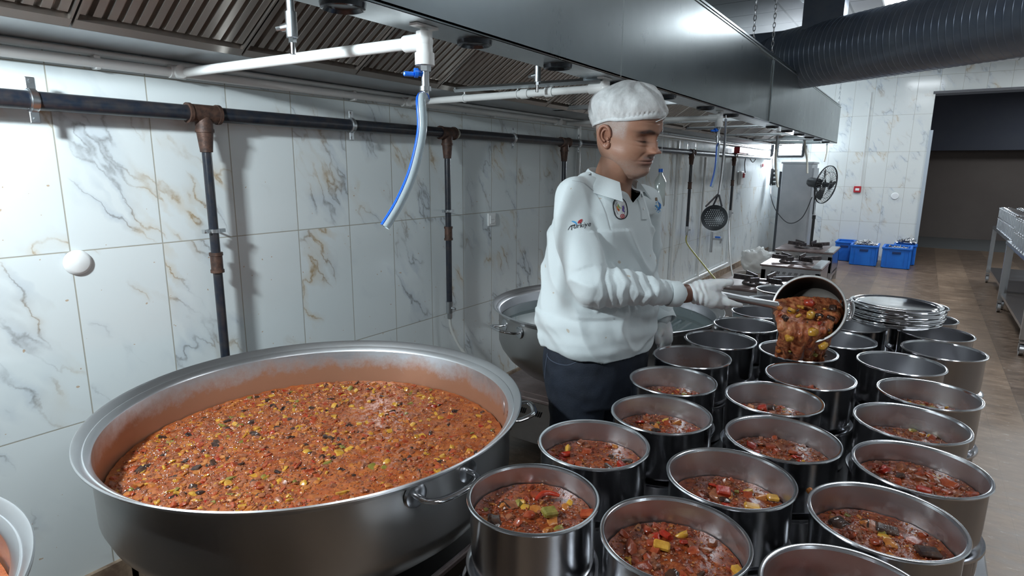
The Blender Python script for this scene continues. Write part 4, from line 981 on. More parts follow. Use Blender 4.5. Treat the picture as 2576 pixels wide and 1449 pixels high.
def _net():
    n = NB(NET); o = n.obj(); mp = n.n('ShaderNodeMapping', {'Scale': (1, 1, .45)}); n.t.links.new(o, mp.inputs[0])
    v = n.noise(mp.outputs[0], 26, 6, .7); f = n.noise(o, 160, 3, .7)
    n.set('Alpha', n.math('ADD', .22, n.math('MULTIPLY', v, .92), clamp=True)); n.bump(n.math('ADD', v, n.math('MULTIPLY', f, .12)), .45, .006)
_net()
HAIR = mat('grey_hair', (.42, .41, .40), .6)
# joints
shR, upR, elR, f1R, f2R, cuR, wrR = A(1447, 497, 2.02), A(1450, 610, 1.97), A(1488, 722, 1.93), A(1566, 724, 1.94), A(1632, 735, 1.96), A(1702, 740, 1.99), A(1730, 738, 2.0)
shL, elL, cuL = A(1624, 508, 2.36), A(1622, 690, 2.45), A(1666, 790, 2.36)
nkB = A(1556, 470, 2.14); HC = A(1580, 335, 2.0)
# --- shirt
HIP = Vector((-.935, 1.935, 0))
mb = MB()
rings = []
for z, dx, dy, a, b, tl in ((.918, 0, 0, .222, .178, -.10), (.95, 0, 0, .230, .186, -.08), (1.00, .0, 0, .236, .190, -.05), (1.08, .0, 0, .232, .188, 0), (1.17, .0, .0, .222, .176, 0), (1.26, .0, 0, .216, .162, 0),
                            (1.34, .003, .0, .208, .150, 0), (1.41, .008, .0, .188, .128, -.05), (1.455, .018, .0, .150, .105, -.12), (1.49, .035, .0, .100, .085, -.2)):
    rings.append(ring(HIP+fwd*dx*1.6+Vector((0, 0, z)), a, b, tilt=tl))
mb.loft(rings)
chain_mb(mb, [(shR, .073), (upR, .073), (elR, .064), (f1R, .058), (f2R, .050), (cuR, .0385)], 24)
chain_mb(mb, [(shL, .068), (elL, .060), (cuL, .042)], 24)
chain_mb(mb, [(shR+Vector((.02, .06, .02)), .07), (W(HIP+Vector((.03, .02, 1.43))), .09), (shL, .066)], 24)
me = _eval_mesh(mb, 'polo_shirt', .0065, 8)
armd = (cuR-elR).normalized()
def seg_d(p, a, b):
    t = max(0, min(1, (p-a).dot(b-a)/(b-a).length_squared)); return (p-(a+(b-a)*t)).length, t
def wrk(p, n):
    d1, t1_ = seg_d(p, elR, cuR); d2, t2_ = seg_d(p, shR, elR); h = 0
    if d1 < .085 and d1 < d2+.02:
        s_ = (p-elR).dot(armd); q = s_*165+2.5*noise.noise(p*22)+(p.z-elR.z)*38
        amp = .0042*min(1, max(0, (s_+.02)/.05))*min(1, max(0, (.27-s_)/.05)); h += amp*(math.sin(q)**3*.9+.3*math.sin(q*.53+1))
        if s_ > (cuR-elR).length-.012: h -= .001
    elif d2 < .10:
        h += .0035*noise.noise(Vector((p.x*9, p.y*9, p.z*20)))
    z = p.z; l_ = p.dot(lef)
    f_ = noise.noise(Vector((p.x*7+z*4, p.y*7, z*5))); h += .013*(1-abs(f_)*3.4 if abs(f_) < .29 else 0)**1.5*(.8 if z < 1.35 else .35)-.004
    if z < 1.06: h += .009*noise.noise(Vector((p.x*5, p.y*5, z*26)))
    h += .004*noise.noise(p*11)
    return h
shirt = mesh_obj(me, 'polo_shirt', [SHIRT], man, wrk)
import bmesh
_b = bmesh.new(); _b.from_mesh(me)
def _open(p):
    q = p-(HIP-MO); l_ = q.dot(lef)-.004; return q.dot(fwd) > .02 and p.z > 1.438 and abs(l_) < (p.z-1.436)*1.15
for sg in (-1, 1):
    g_ = [f for f in _b.faces if (f.calc_center_median()-(HIP-MO)).dot(fwd) > .0 and f.calc_center_median().z > 1.40]
    g_ = list({v for f in g_ for v in f.verts})+list({e for f in g_ for e in f.edges})+g_
    bmesh.ops.bisect_plane(_b, geom=g_, plane_co=(HIP-MO)+lef*.004+Vector((0, 0, 1.436)), plane_no=(lef*sg-Vector((0, 0, 1.15))), clear_inner=False, clear_outer=False)
bmesh.ops.delete(_b, geom=[f for f in _b.faces if _open(f.calc_center_median())], context='FACES'); _b.to_mesh(me); _b.free(); me.update()
bvh = BVHTree.FromPolygons([v.co for v in me.vertices], [tuple(p.vertices) for p in me.polygons])
CL = Vector(CAM)-MO
def hit(px, py, off=.0012):
    d = (at(px, py, 1)-Vector(CAM)).normalized(); h, n, i, dist = bvh.ray_cast(CL, d)
    return None if h is None else h+n*off, n
def decal(mb, poly, mi=0, sub=1, off=.0014):
    "flat shape given in photo pixels, laid onto the shirt cloth"
    vs = []
    for (x, y) in poly:
        h, n = hit(x, y, off)
        if h is None: return
        vs.append(h)
    mb.add(vs, [tuple(range(len(vs)))], mi)
def stroke(mb, pts, w_, mi=0, n=6):
    P_ = curve_pts([(x, y, 0) for x, y in pts], n); L_ = []; R_ = []; m = len(P_)
    for i, p in enumerate(P_):
        d = (P_[min(i+1, m-1)]-P_[max(i-1, 0)]).normalized(); ww = (w_ if not callable(w_) else w_(i/(m-1)))/2
        L_.append((p.x-d.y*ww, p.y+d.x*ww)); R_.append((p.x+d.y*ww, p.y-d.x*ww))
    for i in range(m-1): decal(mb, [L_[i], L_[i+1], R_[i+1], R_[i]], mi)
def dec_text(mb, s, x0, y0, size, dirx=(1, 0), diry=(0, -1), mi=0):
    vs, fs = text_mesh(s, size); out = []
    for v in vs:
        h, n = hit(x0+v[0]*dirx[0]+v[1]*diry[0], y0+v[0]*dirx[1]+v[1]*diry[1], .0016)
        if h is None: return
        out.append(h)
    mb.add(out, fs, mi)
CI = [mat('ink_black', (.01, .01, .015), .7), mat('ink_red', (.45, .02, .03), .7), mat('ink_blue', (.02, .16, .50), .7), mat('ink_light_blue', (.06, .35, .70), .7), mat('ink_orange', (.60, .22, .03), .7), mat('ink_green', (.32, .45, .08), .7), mat('ink_purple', (.10, .05, .30), .7), mat('patch_white', (.70, .72, .73), .8), mat('ink_brown', (.16, .09, .04), .7)]
lg = MB()
stroke(lg, [(1429, 579), (1436, 569), (1447, 566)], lambda t: 1+1.6*t); stroke(lg, [(1439, 568), (1438, 579)], 1.6)
dec_text(lg, 'ürkiye', 1441.5, 575.5, 19, (.93, -.14), (.14, -.93))
stroke(lg, [(1438, 557), (1447, 560), (1452, 568)], lambda t: .8+3.2*math.sin(PI*min(1, t*1.1)), 3)
stroke(lg, [(1453, 562), (1458, 556), (1465, 552)], lambda t: .8+3.0*math.sin(PI*t), 1); stroke(lg, [(1455, 563), (1461, 559), (1465, 554)], lambda t: .8+1.6*math.sin(PI*t), 1)
lg.build('sleeve_logo', CI, man, smooth=False)
# oval badge on the chest
bd = MB(); OC = (1560, 525); 
def oval(t, a, b): 
    ct, st = math.cos(t), math.sin(t); x = math.copysign(abs(ct)**.8, ct)*a; y = math.copysign(abs(st)**.8, st)*b; an = math.radians(-11); return (OC[0]+x*math.cos(an)-y*math.sin(an), OC[1]+x*math.sin(an)+y*math.cos(an))
N_ = 40
for i in range(N_):
    t0, t1_ = 2*PI*i/N_, 2*PI*(i+1)/N_
    decal(bd, [oval(t0, 0, 0), oval(t0, 17, 26), oval(t1_, 17, 26)][0:3], 7, off=.0010)
    decal(bd, [oval(t0, 15.8, 25), oval(t0, 18.2, 27.6), oval(t1_, 18.2, 27.6), oval(t1_, 15.8, 25)], 0)
    decal(bd, [oval(t0, 10.2, 17.5), oval(t0, 11, 18.6), oval(t1_, 11, 18.6), oval(t1_, 10.2, 17.5)], 0)
txt = 'TURIZM MUTFAK VE YATIRIMLARI OTEL'
for i in range(32):
    t0 = PI*.80+2*PI*.83*i/32; c0 = oval(t0, 13.2, 21.6); tx, ty = oval(t0+.1, 13.2, 21.6); d = Vector((tx-c0[0], ty-c0[1])).normalized()
    if txt[i] != ' ': dec_text(bd, txt[i], c0[0]-d[0]*1.3+(-d[1])*1.5*-1, c0[1]-d[1]*1.3+d[0]*1.5, 4.4, (d[0], d[1]), (d[1], -d[0]))
stroke(bd, [(1554, 512), (1556, 520), (1563, 524)], lambda t: 1+2.5*math.sin(PI*t), 5); stroke(bd, [(1551, 518), (1555, 528), (1563, 534)], lambda t: 1+3.5*math.sin(PI*t), 4)
stroke(bd, [(1563, 514), (1567, 521), (1567, 530), (1571, 534)], lambda t: 1+3.5*math.sin(PI*t), 6); stroke(bd, [(1553, 526), (1559, 533), (1562, 538)], lambda t: 1+3.5*math.sin(PI*t), 1)
for i in range(24):
    t0, t1_ = 2*PI*i/24, 2*PI*(i+1)/24; f = lambda t, r: (1565+r*math.cos(t), 544+r*math.sin(t))
    decal(bd, [f(t0, 3.6), f(t0, 5.6), f(t1_, 5.6), f(t1_, 3.6)], 1, off=.002)
    decal(bd, [f(t0, .8), f(t0, 2.4), f(t1_, 2.4), f(t1_, .8)], 1, off=.002)
bd.build('chest_badge', CI, man, smooth=False)
eb = MB()
stroke(eb, [(1650, 497), (1651, 505)], 5, 8); 
for a_ in range(9):
    t0 = math.radians(-30+a_*36); eb_c = (1655, 520); stroke(eb, [(eb_c[0]+6*math.cos(t0), eb_c[1]+13*math.sin(t0)), (eb_c[0]+7.5*math.cos(t0+.2), eb_c[1]+15*math.sin(t0+.2))], 2, 3, 2)
stroke(eb, [(1655, 508), (1660, 516), (1657, 526), (1652, 529)], lambda t: 1+4*math.sin(PI*t), 2); stroke(eb, [(1650, 515), (1654, 522), (1659, 527)], lambda t: 1+2.5*math.sin(PI*t), 3)
eb.build('chest_emblem', CI, man, smooth=False)
nm = MB(); dec_text(nm, 'Mehm', 1650, 561, 9, (.75, .12), (0, -1)); nm.build('name_writing', CI, man, smooth=False)
# placket and buttons
pk = MB()
def strip(pts, w_, off, mi=0):
    P_ = curve_pts([(x, y, 0) for x, y in pts], 6); Lr = []
    for i, p in enumerate(P_):
        d = (P_[min(i+1, len(P_)-1)]-P_[max(i-1, 0)]).normalized(); row = []
        for s_, o_ in ((-1, 0), (-.85, off), (.85, off), (1, 0)):
            h, n = hit(p.x-d.y*w_/2*s_, p.y+d.x*w_/2*s_, o_)
            if h is None: return
            row.append(h)
        Lr.append(row)
    pk.loft(Lr, mi, caps=False, closed=False)
strip([(1603, 486), (1611, 505), (1618, 530), (1620, 552)], 15, .004)
pk.build('placket', SHIRT, man)
for (x, y) in ((1607, 497), (1616, 526)):
    h, n = hit(x, y, .005)
    if h: MB().lathe([(.0001, .0015), (.004, .0015), (.0045, 0)], 16, h, R=n.to_track_quat('Z', 'Y').to_matrix()).build('button', WHITE, man)
# seam of the sleeve
sm = MB(); stroke(sm, [(1440, 455), (1470, 462), (1500, 490), (1520, 530), (1533, 580)], 1.6, 0); sm.build('sleeve_seam', mat('seam', (.50, .54, .56), .9), man, smooth=False)
# cuffs
ax = (cuR-f2R).normalized(); q = Vector((0, 0, 1)).rotation_difference(ax).to_matrix()
MB().lathe([(.041, -.036), (.0435, -.030), (.0435, .004), (.042, .008), (.038, .006), (.038, -.028)], 40, cuR, R=q, closed=True).build('cuff', SHIRT, man)
ax = (cuL-elL).normalized(); q = Vector((0, 0, 1)).rotation_difference(ax).to_matrix()
MB().lathe([(.044, -.02), (.046, -.015), (.046, .028), (.044, .032), (.041, .03), (.040, -.01)], 40, cuL, R=q, closed=True).build('cuff', SHIRT, man)
# collar
cb = MB(); NC = W(Vector((-.895, 1.935, 1.50))); hd_f = Vector((math.cos(math.radians(-5)), math.sin(math.radians(-5)), 0)); hd_l = Vector((-hd_f.y, hd_f.x, 0))
rows = []
NN = 40
for i in range(NN+1):
    t = math.radians(46)+math.radians(268)*i/NN       # opening faces forward
    e_ = abs(i/NN-.5)*2                                # 0 at the back, 1 at the tips
    dr = hd_f*math.cos(t)+hd_l*math.sin(t); zt = .050-.048*e_**1.6; r0 = .076+.010*e_
    drop = .050+.008*e_**3; rows.append([NC+dr*r0+Vector((0, 0, zt-.035)), NC+dr*(r0+.001)+Vector((0, 0, zt)), NC+dr*(r0+.006)+Vector((0, 0, zt+.004)), NC+dr*(r0+.012)+Vector((0, 0, zt)),
                 NC+dr*(r0+.026+.012*e_)+Vector((0, 0, zt-drop*.55)), NC+dr*(r0+.038+.02*e_)+Vector((0, 0, zt-drop)), NC+dr*(r0+.034+.02*e_)+Vector((0, 0, zt-drop-.001)), NC+dr*(r0+.020+.010*e_)+Vector((0, 0, zt-drop*.55))])
cb.loft(rows, caps=True, closed=True); cb.build('collar', SHIRT, man, ang=60)
# --- jeans
mb = MB(); mb.loft([ring(HIP+Vector((0, 0, .95)), .195, .155), ring(HIP+Vector((0, 0, .88)), .208, .168), ring(HIP+Vector((0, 0, .78)), .205, .165), ring(HIP+Vector((0, 0, .72)), .19, .15)])
HF = HIP-MO
for s_ in (-1, 1):
    hp = HF+lef*.10*s_
    chain_mb(mb, [(hp+Vector((0, 0, .80)), .108), (hp+Vector((0, 0, .62)), .098), (hp+fwd*.01+Vector((0, 0, .46)), .078), (hp+Vector((0, 0, .25)), .070), (hp+Vector((0, 0, .075)), .062)], 24)
me = _eval_mesh(mb, 'jeans', .008, 6)
jeans = mesh_obj(me, 'jeans', [JEANS], man, lambda p, n: .006*noise.noise(Vector((p.x*9, p.y*9, p.z*16)))+.004*noise.noise(p*25))
bvh = BVHTree.FromPolygons([v.co for v in me.vertices], [tuple(p.vertices) for p in me.polygons])
pk2 = MB(); stroke(pk2, [(1376, 892), (1385, 905), (1405, 915), (1430, 918), (1455, 908)], 1.8); stroke(pk2, [(1378, 888), (1372, 930), (1368, 1000), (1366, 1060)], 1.5); pk2.build('pocket_stitching', mat('denim_thread', (.06, .075, .11), .8), man, smooth=False)
for s_ in (-1, 1):
    ft = HF+lef*.10*s_
    sh = MB().loft([[ft+fwd*x+lef*(y*w_)+Vector((0, 0, z)) for y, z in ((-1, .0), (-1, .03), (-.6, h_), (.6, h_), (1, .03), (1, .0))] for x, w_, h_ in ((-.09, .03, .07), (-.06, .042, .10), (.0, .044, .10), (.06, .046, .075), (.13, .046, .055), (.175, .030, .035))]); sh.build('shoe', BLACK, man)
# --- body under the clothes, forearms and wrists
mb = MB(); mb.loft([ring(HIP+Vector((0, 0, z)), a, b) for z, a, b in ((.80, .15, .12), (.95, .19, .15), (1.1, .19, .15), (1.3, .17, .12), (1.40, .14, .09))])
chain_mb(mb, [(HF+fwd*.045+Vector((0, 0, 1.385)), .060), (HF+fwd*.062+Vector((0, 0, 1.425)), .056), (NC+Vector((.0, 0, -.03)), .066)], 20)
chain_mb(mb, [(W(HIP+Vector((.02, 0, 1.40))), .08), (NC+Vector((-.005, 0, -.03)), .068), (NC+Vector((.005, -.002, .03)), .066), (HC+Vector((-.01, 0, -.07)), .072)], 24)
chain_mb(mb, [(shR, .05), (elR, .042), (cuR, .0335), (wrR, .032)], 20); chain_mb(mb, [(shL, .05), (elL, .04), (cuL, .031), (A(1666, 815, 2.36), .027)], 20)
for s_ in (-1, 1): chain_mb(mb, [(HF+lef*.09*s_+Vector((0, 0, .82)), .085), (HF+lef*.1*s_+Vector((0, 0, .45)), .055), (HF+lef*.1*s_+Vector((0, 0, .08)), .042)], 16)
bme = _eval_mesh(mb, 'body', .008, 5)
# head, built as one surface
S = 1.18; AZ, PT, RL = -.22, .27, .06
hf = Vector((math.cos(AZ)*math.cos(PT), math.sin(AZ)*math.cos(PT), -math.sin(PT))); hl = Vector((-math.sin(AZ), math.cos(AZ), 0)); hu = hf.cross(hl)
hl, hu = hl*math.cos(RL)+hu*math.sin(RL), hu*math.cos(RL)-hl*math.sin(RL)
def HP(x, y, z):
    if z < 0: z *= .90
    return HC+(hf*x+hl*y+hu*z)*S
PROF = [(-.128, .060, .030, .018), (-.120, .078, -.004, .034), (-.108, .087, -.030, .043), (-.09, .086, -.054, .058), (-.07, .087, -.068, .067), (-.05, .088, -.080, .0715), (-.03, .090, -.088, .071), (-.01, .089, -.095, .0735), (.01, .089, -.099, .0755), (.03, .0925, -.101, .0765), (.05, .0905, -.1005, .0765), (.07, .081, -.095, .072), (.088, .062, -.082, .062), (.102, .038, -.06, .046), (.112, .01, -.03, .024), (.115, -.008, -.012, .004)]
def pint(z):
    for a, b in zip(PROF[:-1], PROF[1:]):
        if a[0] <= z <= b[0]:
            t = (z-a[0])/(b[0]-a[0]); return [a[i]+(b[i]-a[i])*t for i in (1, 2, 3)]
    return PROF[-1][1:]
def sm_pint(z):
    acc = [0, 0, 0]; n = 0
    for d in (-.008, -.004, 0, .004, .008):
        zz_ = max(-.128, min(.115, z+d)); p = pint(zz_)
        for i in range(3): acc[i] += p[i]
        n += 1
    return [q/n for q in acc]
def G(v, c, s_): return math.exp(-.5*((v-c)/s_)**2)
def face(y, z):
    ay = abs(y); d = 0
    # nose
    if -.055 < z < .045:
        t = max(0, min(1, (.030-z)/.060)); d += (.003+.0205*t**1.2)*G(y, 0, .0062+.0078*t)*(1 if z > -.029 else G(z, -.029, .0062))
    d += .011*G(ay, .0150, .0058)*G(z, -.030, .0070) + .004*G(y, 0, .008)*G(z, -.027, .006)
    d -= .003*G(ay, .021, .004)*G(z, -.028, .008)
    # brows, sockets, lids
    d += .0065*G(ay, .028, .016)*G(z, .024, .0065) + .003*G(y, 0, .012)*G(z, .022, .008)
    d -= .0150*G(ay, .030, .0135)*G(z, .004, .0100)
    d += .0085*G(ay, .0315, .0095)*G(z, .000, .0062)
    d -= .0022*G(ay, .0315, .012)*G(z, -.0045, .0012)
    d += .0022*G(ay, .032, .010)*G(z, -.012, .004) - .0022*G(ay, .034, .014)*G(z, -.0185, .0025)
    d += .0055*G(ay, .043, .013)*G(z, -.022, .013)
    # folds from nose to mouth, muzzle, lips, chin
    d -= .0020*G(ay, .023+max(0, (-.032-z))*.45, .0036)*(G(z, -.046, .013))
    d += .0065*G(y, 0, .022)*G(z, -.056, .015)
    d += .0045*G(y, 0, .017)*G(z, -.0565, .0036) + .006*G(y, 0, .015)*G(z, -.0680, .0042) - .0050*G(y, 0, .021)*G(z, -.0612-.10*ay, .0017) - .004*G(y, 0, .015)*G(z, -.078, .005)
    d += .008*G(y, 0, .016)*G(z, -.096, .010)
    d -= .0014*(G(z, .048, .0016)+G(z, .059, .0016))*G(y, 0, .035)
    return d
hm = MB(); NV, NU = 260, 320; rows = []; tint = []
skin = (.33, .178, .118)
def lerp3(a, b, t): return tuple(a[i]+(b[i]-a[i])*t for i in range(3))
for j in range(NV):
    z = -.128+.243*j/(NV-1); xf, xb, wd = sm_pint(z); row = []
    xc = (xf+xb)/2-.004; 
    for i in range(NU):
        # more columns on the face
        u = i/NU*2-1; t = PI*(.62*u+.38*u**3); ct, st = math.cos(t), math.sin(t)
        ex = 2.25; fx = math.copysign(abs(ct)**(2/ex), ct); y = math.copysign(abs(st)**(2/ex), st)*wd
        x = xc+fx*((xf-xc) if fx > 0 else (xc-xb)); fr_ = max(0, ct)
        if ct > 0: x += face(y, z)*min(1, fr_*2.2)
        cheek = .003*G(z, -.06, .02)*G(abs(y), .06, .012); y += math.copysign(cheek, y)
        row.append(HP(x, y, z)); ay = abs(y); c = skin
        if ct > 0:
            c = lerp3(c, (.46, .20, .13), .6*G(y, 0, .014)*G(z, -.028, .012)); c = lerp3(c, (.17, .08, .055), .75*G(ay, .030, .013)*G(z, .003, .009))  # redder nose tip; eye-socket shading painted into the skin tint
            c = lerp3(c, (.030, .025, .024), min(1, 1.9*G(ay, .029, .0150)*G(z, .0205+.004*G(ay, .03, .01), .0040)))
            c = lerp3(c, (.02, .014, .012), min(1, 1.3*G(ay, .0315, .0095)*G(z, -.0048, .0019)))
            c = lerp3(c, (.28, .10, .085), .75*G(y, 0, .017)*(G(z, -.0565, .003)+G(z, -.067, .004)))
            c = lerp3(c, (.10, .04, .035), .8*G(y, 0, .020)*G(z, -.0612-.10*ay, .0014))
            nzv = noise.noise(Vector((y*900, z*500, x*900)))
            c = lerp3(c, (.20, .175, .165), max(0, min(.9, (.75+.6*nzv)*G(z, -.0480-.12*ay, .0050)*min(1, max(0, (.030-ay)/.008)))))
        nzv = noise.noise(Vector((y*1100, z*1100, x*1100)))
        jaw = max(0, min(1, (-.052-z)/.03))*max(0, min(1, (x+.015)/.02)); c = lerp3(c, (.36, .33, .31), max(0, min(.6, jaw*(.30+.55*nzv))))
        side = (1 if x < .035 else max(0, 1-(x-.035)/.012))*max(0, min(1, (z+.012)/.016)); c = lerp3(c, (.40, .37, .35), max(0, min(.85, side*(.6+.5*nzv)))); top = max(0, min(1, (z-.052-.03*max(0, ct))/.012)); c = lerp3(c, (.20, .17, .155), .8*top)
        tint.append(c)
    rows.append(row)
hm.loft(rows)
# ears
def ear(sgn):
    E0 = Vector((-.012, sgn*.0745, -.013)); mbv = []
    def q(x, z, o):
        x *= .88; z *= .90; o *= .8 # ear-plane point : x back/front, z up, o outwards ; ear flares backwards
        v = Vector((E0.x+x-.012*0, E0.y+sgn*(o+.30*max(0, -x+.004)), E0.z+z)); return HP(v.x+ -.10*z, v.y, v.z)
    hel = [(.013, .004, .003), (.013, .016, .006), (.008, .027, .009), (-.003, .033, .010), (-.015, .029, .010), (-.0215, .017, .010), (-.0225, .003, .010), (-.019, -.010, .009), (-.012, -.020, .007), (-.004, -.029, .005), (.004, -.032, .004), (.008, -.026, .003), (.009, -.017, .002)]
    P_ = curve_pts([q(*h) for h in hel], 5); n = len(P_); e = MB()
    e.tube(P_, [S*(.0036+.0010*math.sin(PI*i/n)+(.0030 if i > n*.72 else 0)*math.sin(PI*(i/n-.72)/.28)) for i in range(n)], 10)
    ahl = [(.004, .022, .004), (-.006, .022, .006), (-.013, .013, .007), (-.014, .0, .007), (-.010, -.010, .006), (-.002, -.016, .005)]
    e.tube(curve_pts([q(*h) for h in ahl], 5), S*.0030, 8); e.sphere(q(.006, -.006, .004), S*.0048, seg=10, rings=8); e.sphere(q(.0, -.027, .003), S*.0065, seg=12, rings=8)
    # plate behind
    cen = q(-.004, .0, -.004); ringp = [q(*h) for h in hel]+[q(.012, -.008, .0)]
    for a, b in zip(ringp, ringp[1:]+ringp[:1]): e.add([cen, a, b, cen+(a-cen)*.1], [(0, 1, 2)])
    return e
for s_ in (-1, 1):
    e = ear(s_); n0 = len(hm.v); hm.add(e.v, e.f); tint += [(.33, .160, .105)]*len(e.v)
# join the body under the clothes to the same object
n0 = len(hm.v); hm.add([tuple(v.co) for v in bme.vertices], [tuple(p.vertices) for p in bme.polygons]); tint += [skin if v.co.z > 1.2 else (.17, .08, .055) for v in bme.vertices]
body = hm.build('body', SKIN, man, ang=180)
ca = body.data.color_attributes.new('tint', 'FLOAT_COLOR', 'POINT'); ca.data.foreach_set('color', [q for c in tint for q in (*c, 1)])
# --- hair net
nb = MB(); rows = []; NU2, NV2 = 160, 60
def band_z(ct, st): return .036+.032*max(0, ct)**1.3-.046*max(0, -ct)**1.1
for j in range(NV2+1):
    v = j/NV2; row = []
    for i in range(NU2):
        t = 2*PI*i/NU2; ct, st = math.cos(t), math.sin(t); zb = band_z(ct, st)
        z = zb+(.140-zb)*math.sin(v*PI/2)**1.05; cr = math.cos(v*PI/2)**.72 if v < 1 else 0
        xf, xb, wd = sm_pint(min(.05, zb)); puff = 1+(.13+.07*max(0, -ct))*math.sin(min(1, v*1.6)*PI)**.8*(1.0 if ct < .3 else .55)+.035
        rx = (.0965 if ct > 0 else .104)*cr*puff; ry = .082*cr*(1+.16*math.sin(min(1, v*1.5)*PI))
        x = -.006+ct*rx - .014*math.sin(v*PI)*.5; y = st*ry
        p = Vector((x, y, z)); k_ = v*(1-v)*4
        wr = .0085*k_*math.sin(t*9+6*v+3*noise.noise(p*20))*noise.noise(p*9+Vector((3, 1, 2)))*2+.0035*noise.noise(Vector((x*26, y*26, z*14)))*k_
        if v < .12: wr += .0022*math.sin(t*46+2*noise.noise(p*30))*(v/.12)
        d = Vector((ct*.9, st*.9, .5*v)).normalized(); p = p+d*wr
        row.append(HP(*p))
    rows.append(row)
nb.loft(rows[:-1]+[rows[-1]], caps=False)
netb = nb.build('hair_net', NET, man, ang=180)
bb = MB(); rws = []
for i in range(121):
    t = 2*PI*i/120; ct, st = math.cos(t), math.sin(t); z = band_z(ct, st); rx = .0985 if ct > 0 else .106; w_ = .0045+.004*max(0, ct)+.0015*noise.noise(Vector((ct*4, st*4, 1)))
    rws.append([HP(-.006+ct*(rx+o_), st*(.0815+o_), z+zz_+.002) for o_, zz_ in ((0, -w_), (.0022, -w_), (.0032, 0), (.0022, w_), (0, w_))])
bb.loft(rws, caps=False); bb.tube([HP(.090, -.012, .052), HP(.102, -.002, .062), HP(.105, .006, .070)], [.004*S, .003*S, .001], 8, flat=(1, .3)); bb.build('elastic_band', NET, netb, ang=180)
# --- gloves
def K(px, py, k): return A(px, py, k)
mb = MB()
chain_mb(mb, [(K(1748, 737, 2.0), .035), (K(1758, 738, 2.005), .038), (K(1772, 738, 2.01), .040)], 20)
chain_mb(mb, [(K(1762, 726, 2.0), .030), (K(1790, 722, 2.0), .028), (K(1803, 722, 2.0), .022)], 16)
chain_mb(mb, [(K(1765, 742, 1.995), .032), (K(1792, 752, 2.0), .032), (K(1812, 757, 2.01), .027)], 16)
chain_mb(mb, [(K(1776, 738, 2.03), .030), (K(1800, 740, 2.045), .024)], 16)
chain_mb(mb, [(K(1800, 715, 1.995), .0185), (K(1820, 712, 1.99), .0150), (K(1832, 711, 1.99), .0128), (K(1838, 711, 1.99), .0118)], 14)                      # thumb on top
chain_mb(mb, [(K(1812, 754, 1.995), .0170), (K(1834, 762, 1.99), .0135), (K(1850, 766, 1.995), .0105), (K(1864, 768, 2.0), .0078)], 14)                       # index below the handle
chain_mb(mb, [(K(1806, 762, 2.02), .0160), (K(1826, 768, 2.035), .0130), (K(1840, 761, 2.065), .0110), (K(1838, 749, 2.075), .0095)], 14)
chain_mb(mb, [(K(1800, 764, 2.04), .0150), (K(1816, 770, 2.06), .0125), (K(1828, 757, 2.085), .0105), (K(1825, 741, 2.085), .0092)], 14)
chain_mb(mb, [(K(1792, 762, 2.055), .0135), (K(1806, 766, 2.08), .0110), (K(1815, 752, 2.095), .0095), (K(1813, 738, 2.09), .0085)], 14)
me = _eval_mesh(mb, 'glove', .0028, 7)
c_ = K(1735, 738, 2.0); gd = (K(1790, 738, 2.01)-c_).normalized()
def gw(p, n):
    s_ = (p-c_).dot(gd); h = .0012*noise.noise(p*60)
    if s_ < .055: h += .0022*math.sin(s_*330+(p.z-c_.z)*70+1.5*noise.noise(p*40))*max(0, min(1, (.055-s_)/.03))
    return h
mesh_obj(me, 'glove', [GLOVE], man, gw)
mb = MB(); k0 = 2.36
chain_mb(mb, [(K(1667, 818, k0), .033), (K(1669, 835, k0), .037), (K(1670, 850, k0), .036)], 16)
for i, (dx, dk, l_) in enumerate(((-8, -.02, 27), (-2, -.005, 32), (5, .01, 31), (11, .025, 25))):
    chain_mb(mb, [(K(1668+dx, 852, k0+dk), .0155), (K(1669+dx*1.1, 852+l_*.55, k0+dk-.01), .0125), (K(1667+dx*1.1, 852+l_, k0+dk-.025), .0095)], 12)
chain_mb(mb, [(K(1661, 832, k0-.03), .016), (K(1655, 848, k0-.045), .0135), (K(1655, 862, k0-.05), .011)], 12)
me = _eval_mesh(mb, 'glove', .0032, 5); mesh_obj(me, 'glove', [GLOVE], man, lambda p, n: .0022*noise.noise(p*40))

# ------------------------------------------------------------------ saucepan and the pouring stew
pc = at(2033, 777, 2.10)
toc = (Vector(CAM)-pc).normalized(); img_r = Vector(_r); img_u = Vector(_u)
axis = (toc - img_r*.22 + img_u*.22).normalized(); RP = axis.to_track_quat('Z', 'Y').to_matrix()
pan = empty('saucepan', pc, 'worn steel saucepan with a long handle tipping stew into a serving pot', 'saucepan')
r0 = .118; dp = .115
PANM = steel('worn_pan_steel', (.40, .39, .38), .28, (6, 6, 20), .2, .12, .9)
MB().lathe([(r0-.003, .0), (r0-.002, -.02), (r0-.005, -dp*.6), (r0-.016, -dp*.92), (r0-.035, -dp), (.001, -dp)], 72, R=RP).build('body', PANM, pan)
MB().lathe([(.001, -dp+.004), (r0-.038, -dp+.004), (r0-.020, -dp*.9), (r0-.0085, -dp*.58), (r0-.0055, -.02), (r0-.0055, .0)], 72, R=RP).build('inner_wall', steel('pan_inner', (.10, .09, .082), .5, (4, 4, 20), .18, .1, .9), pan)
MB().lathe([(r0-.0055, .0), (r0-.003, .003), (r0+.003, .003), (r0+.0045, .0), (r0+.002, -.004), (r0-.002, -.002)], 72, R=RP, closed=True).build('rim', PANM, pan)
h0 = at(1952, 768, 2.105)-pc; h1 = at(1880, 755, 2.06)-pc; h2 = at(1815, 742, 2.035)-pc
MB().tube([h0+(h0-h1)*.02, h0, h1, h2, h2+(h2-h1)*.25], [.016, .014, .0125, .012, .010], 14, flat=(.75, 1)).build('handle', GALV, pan)
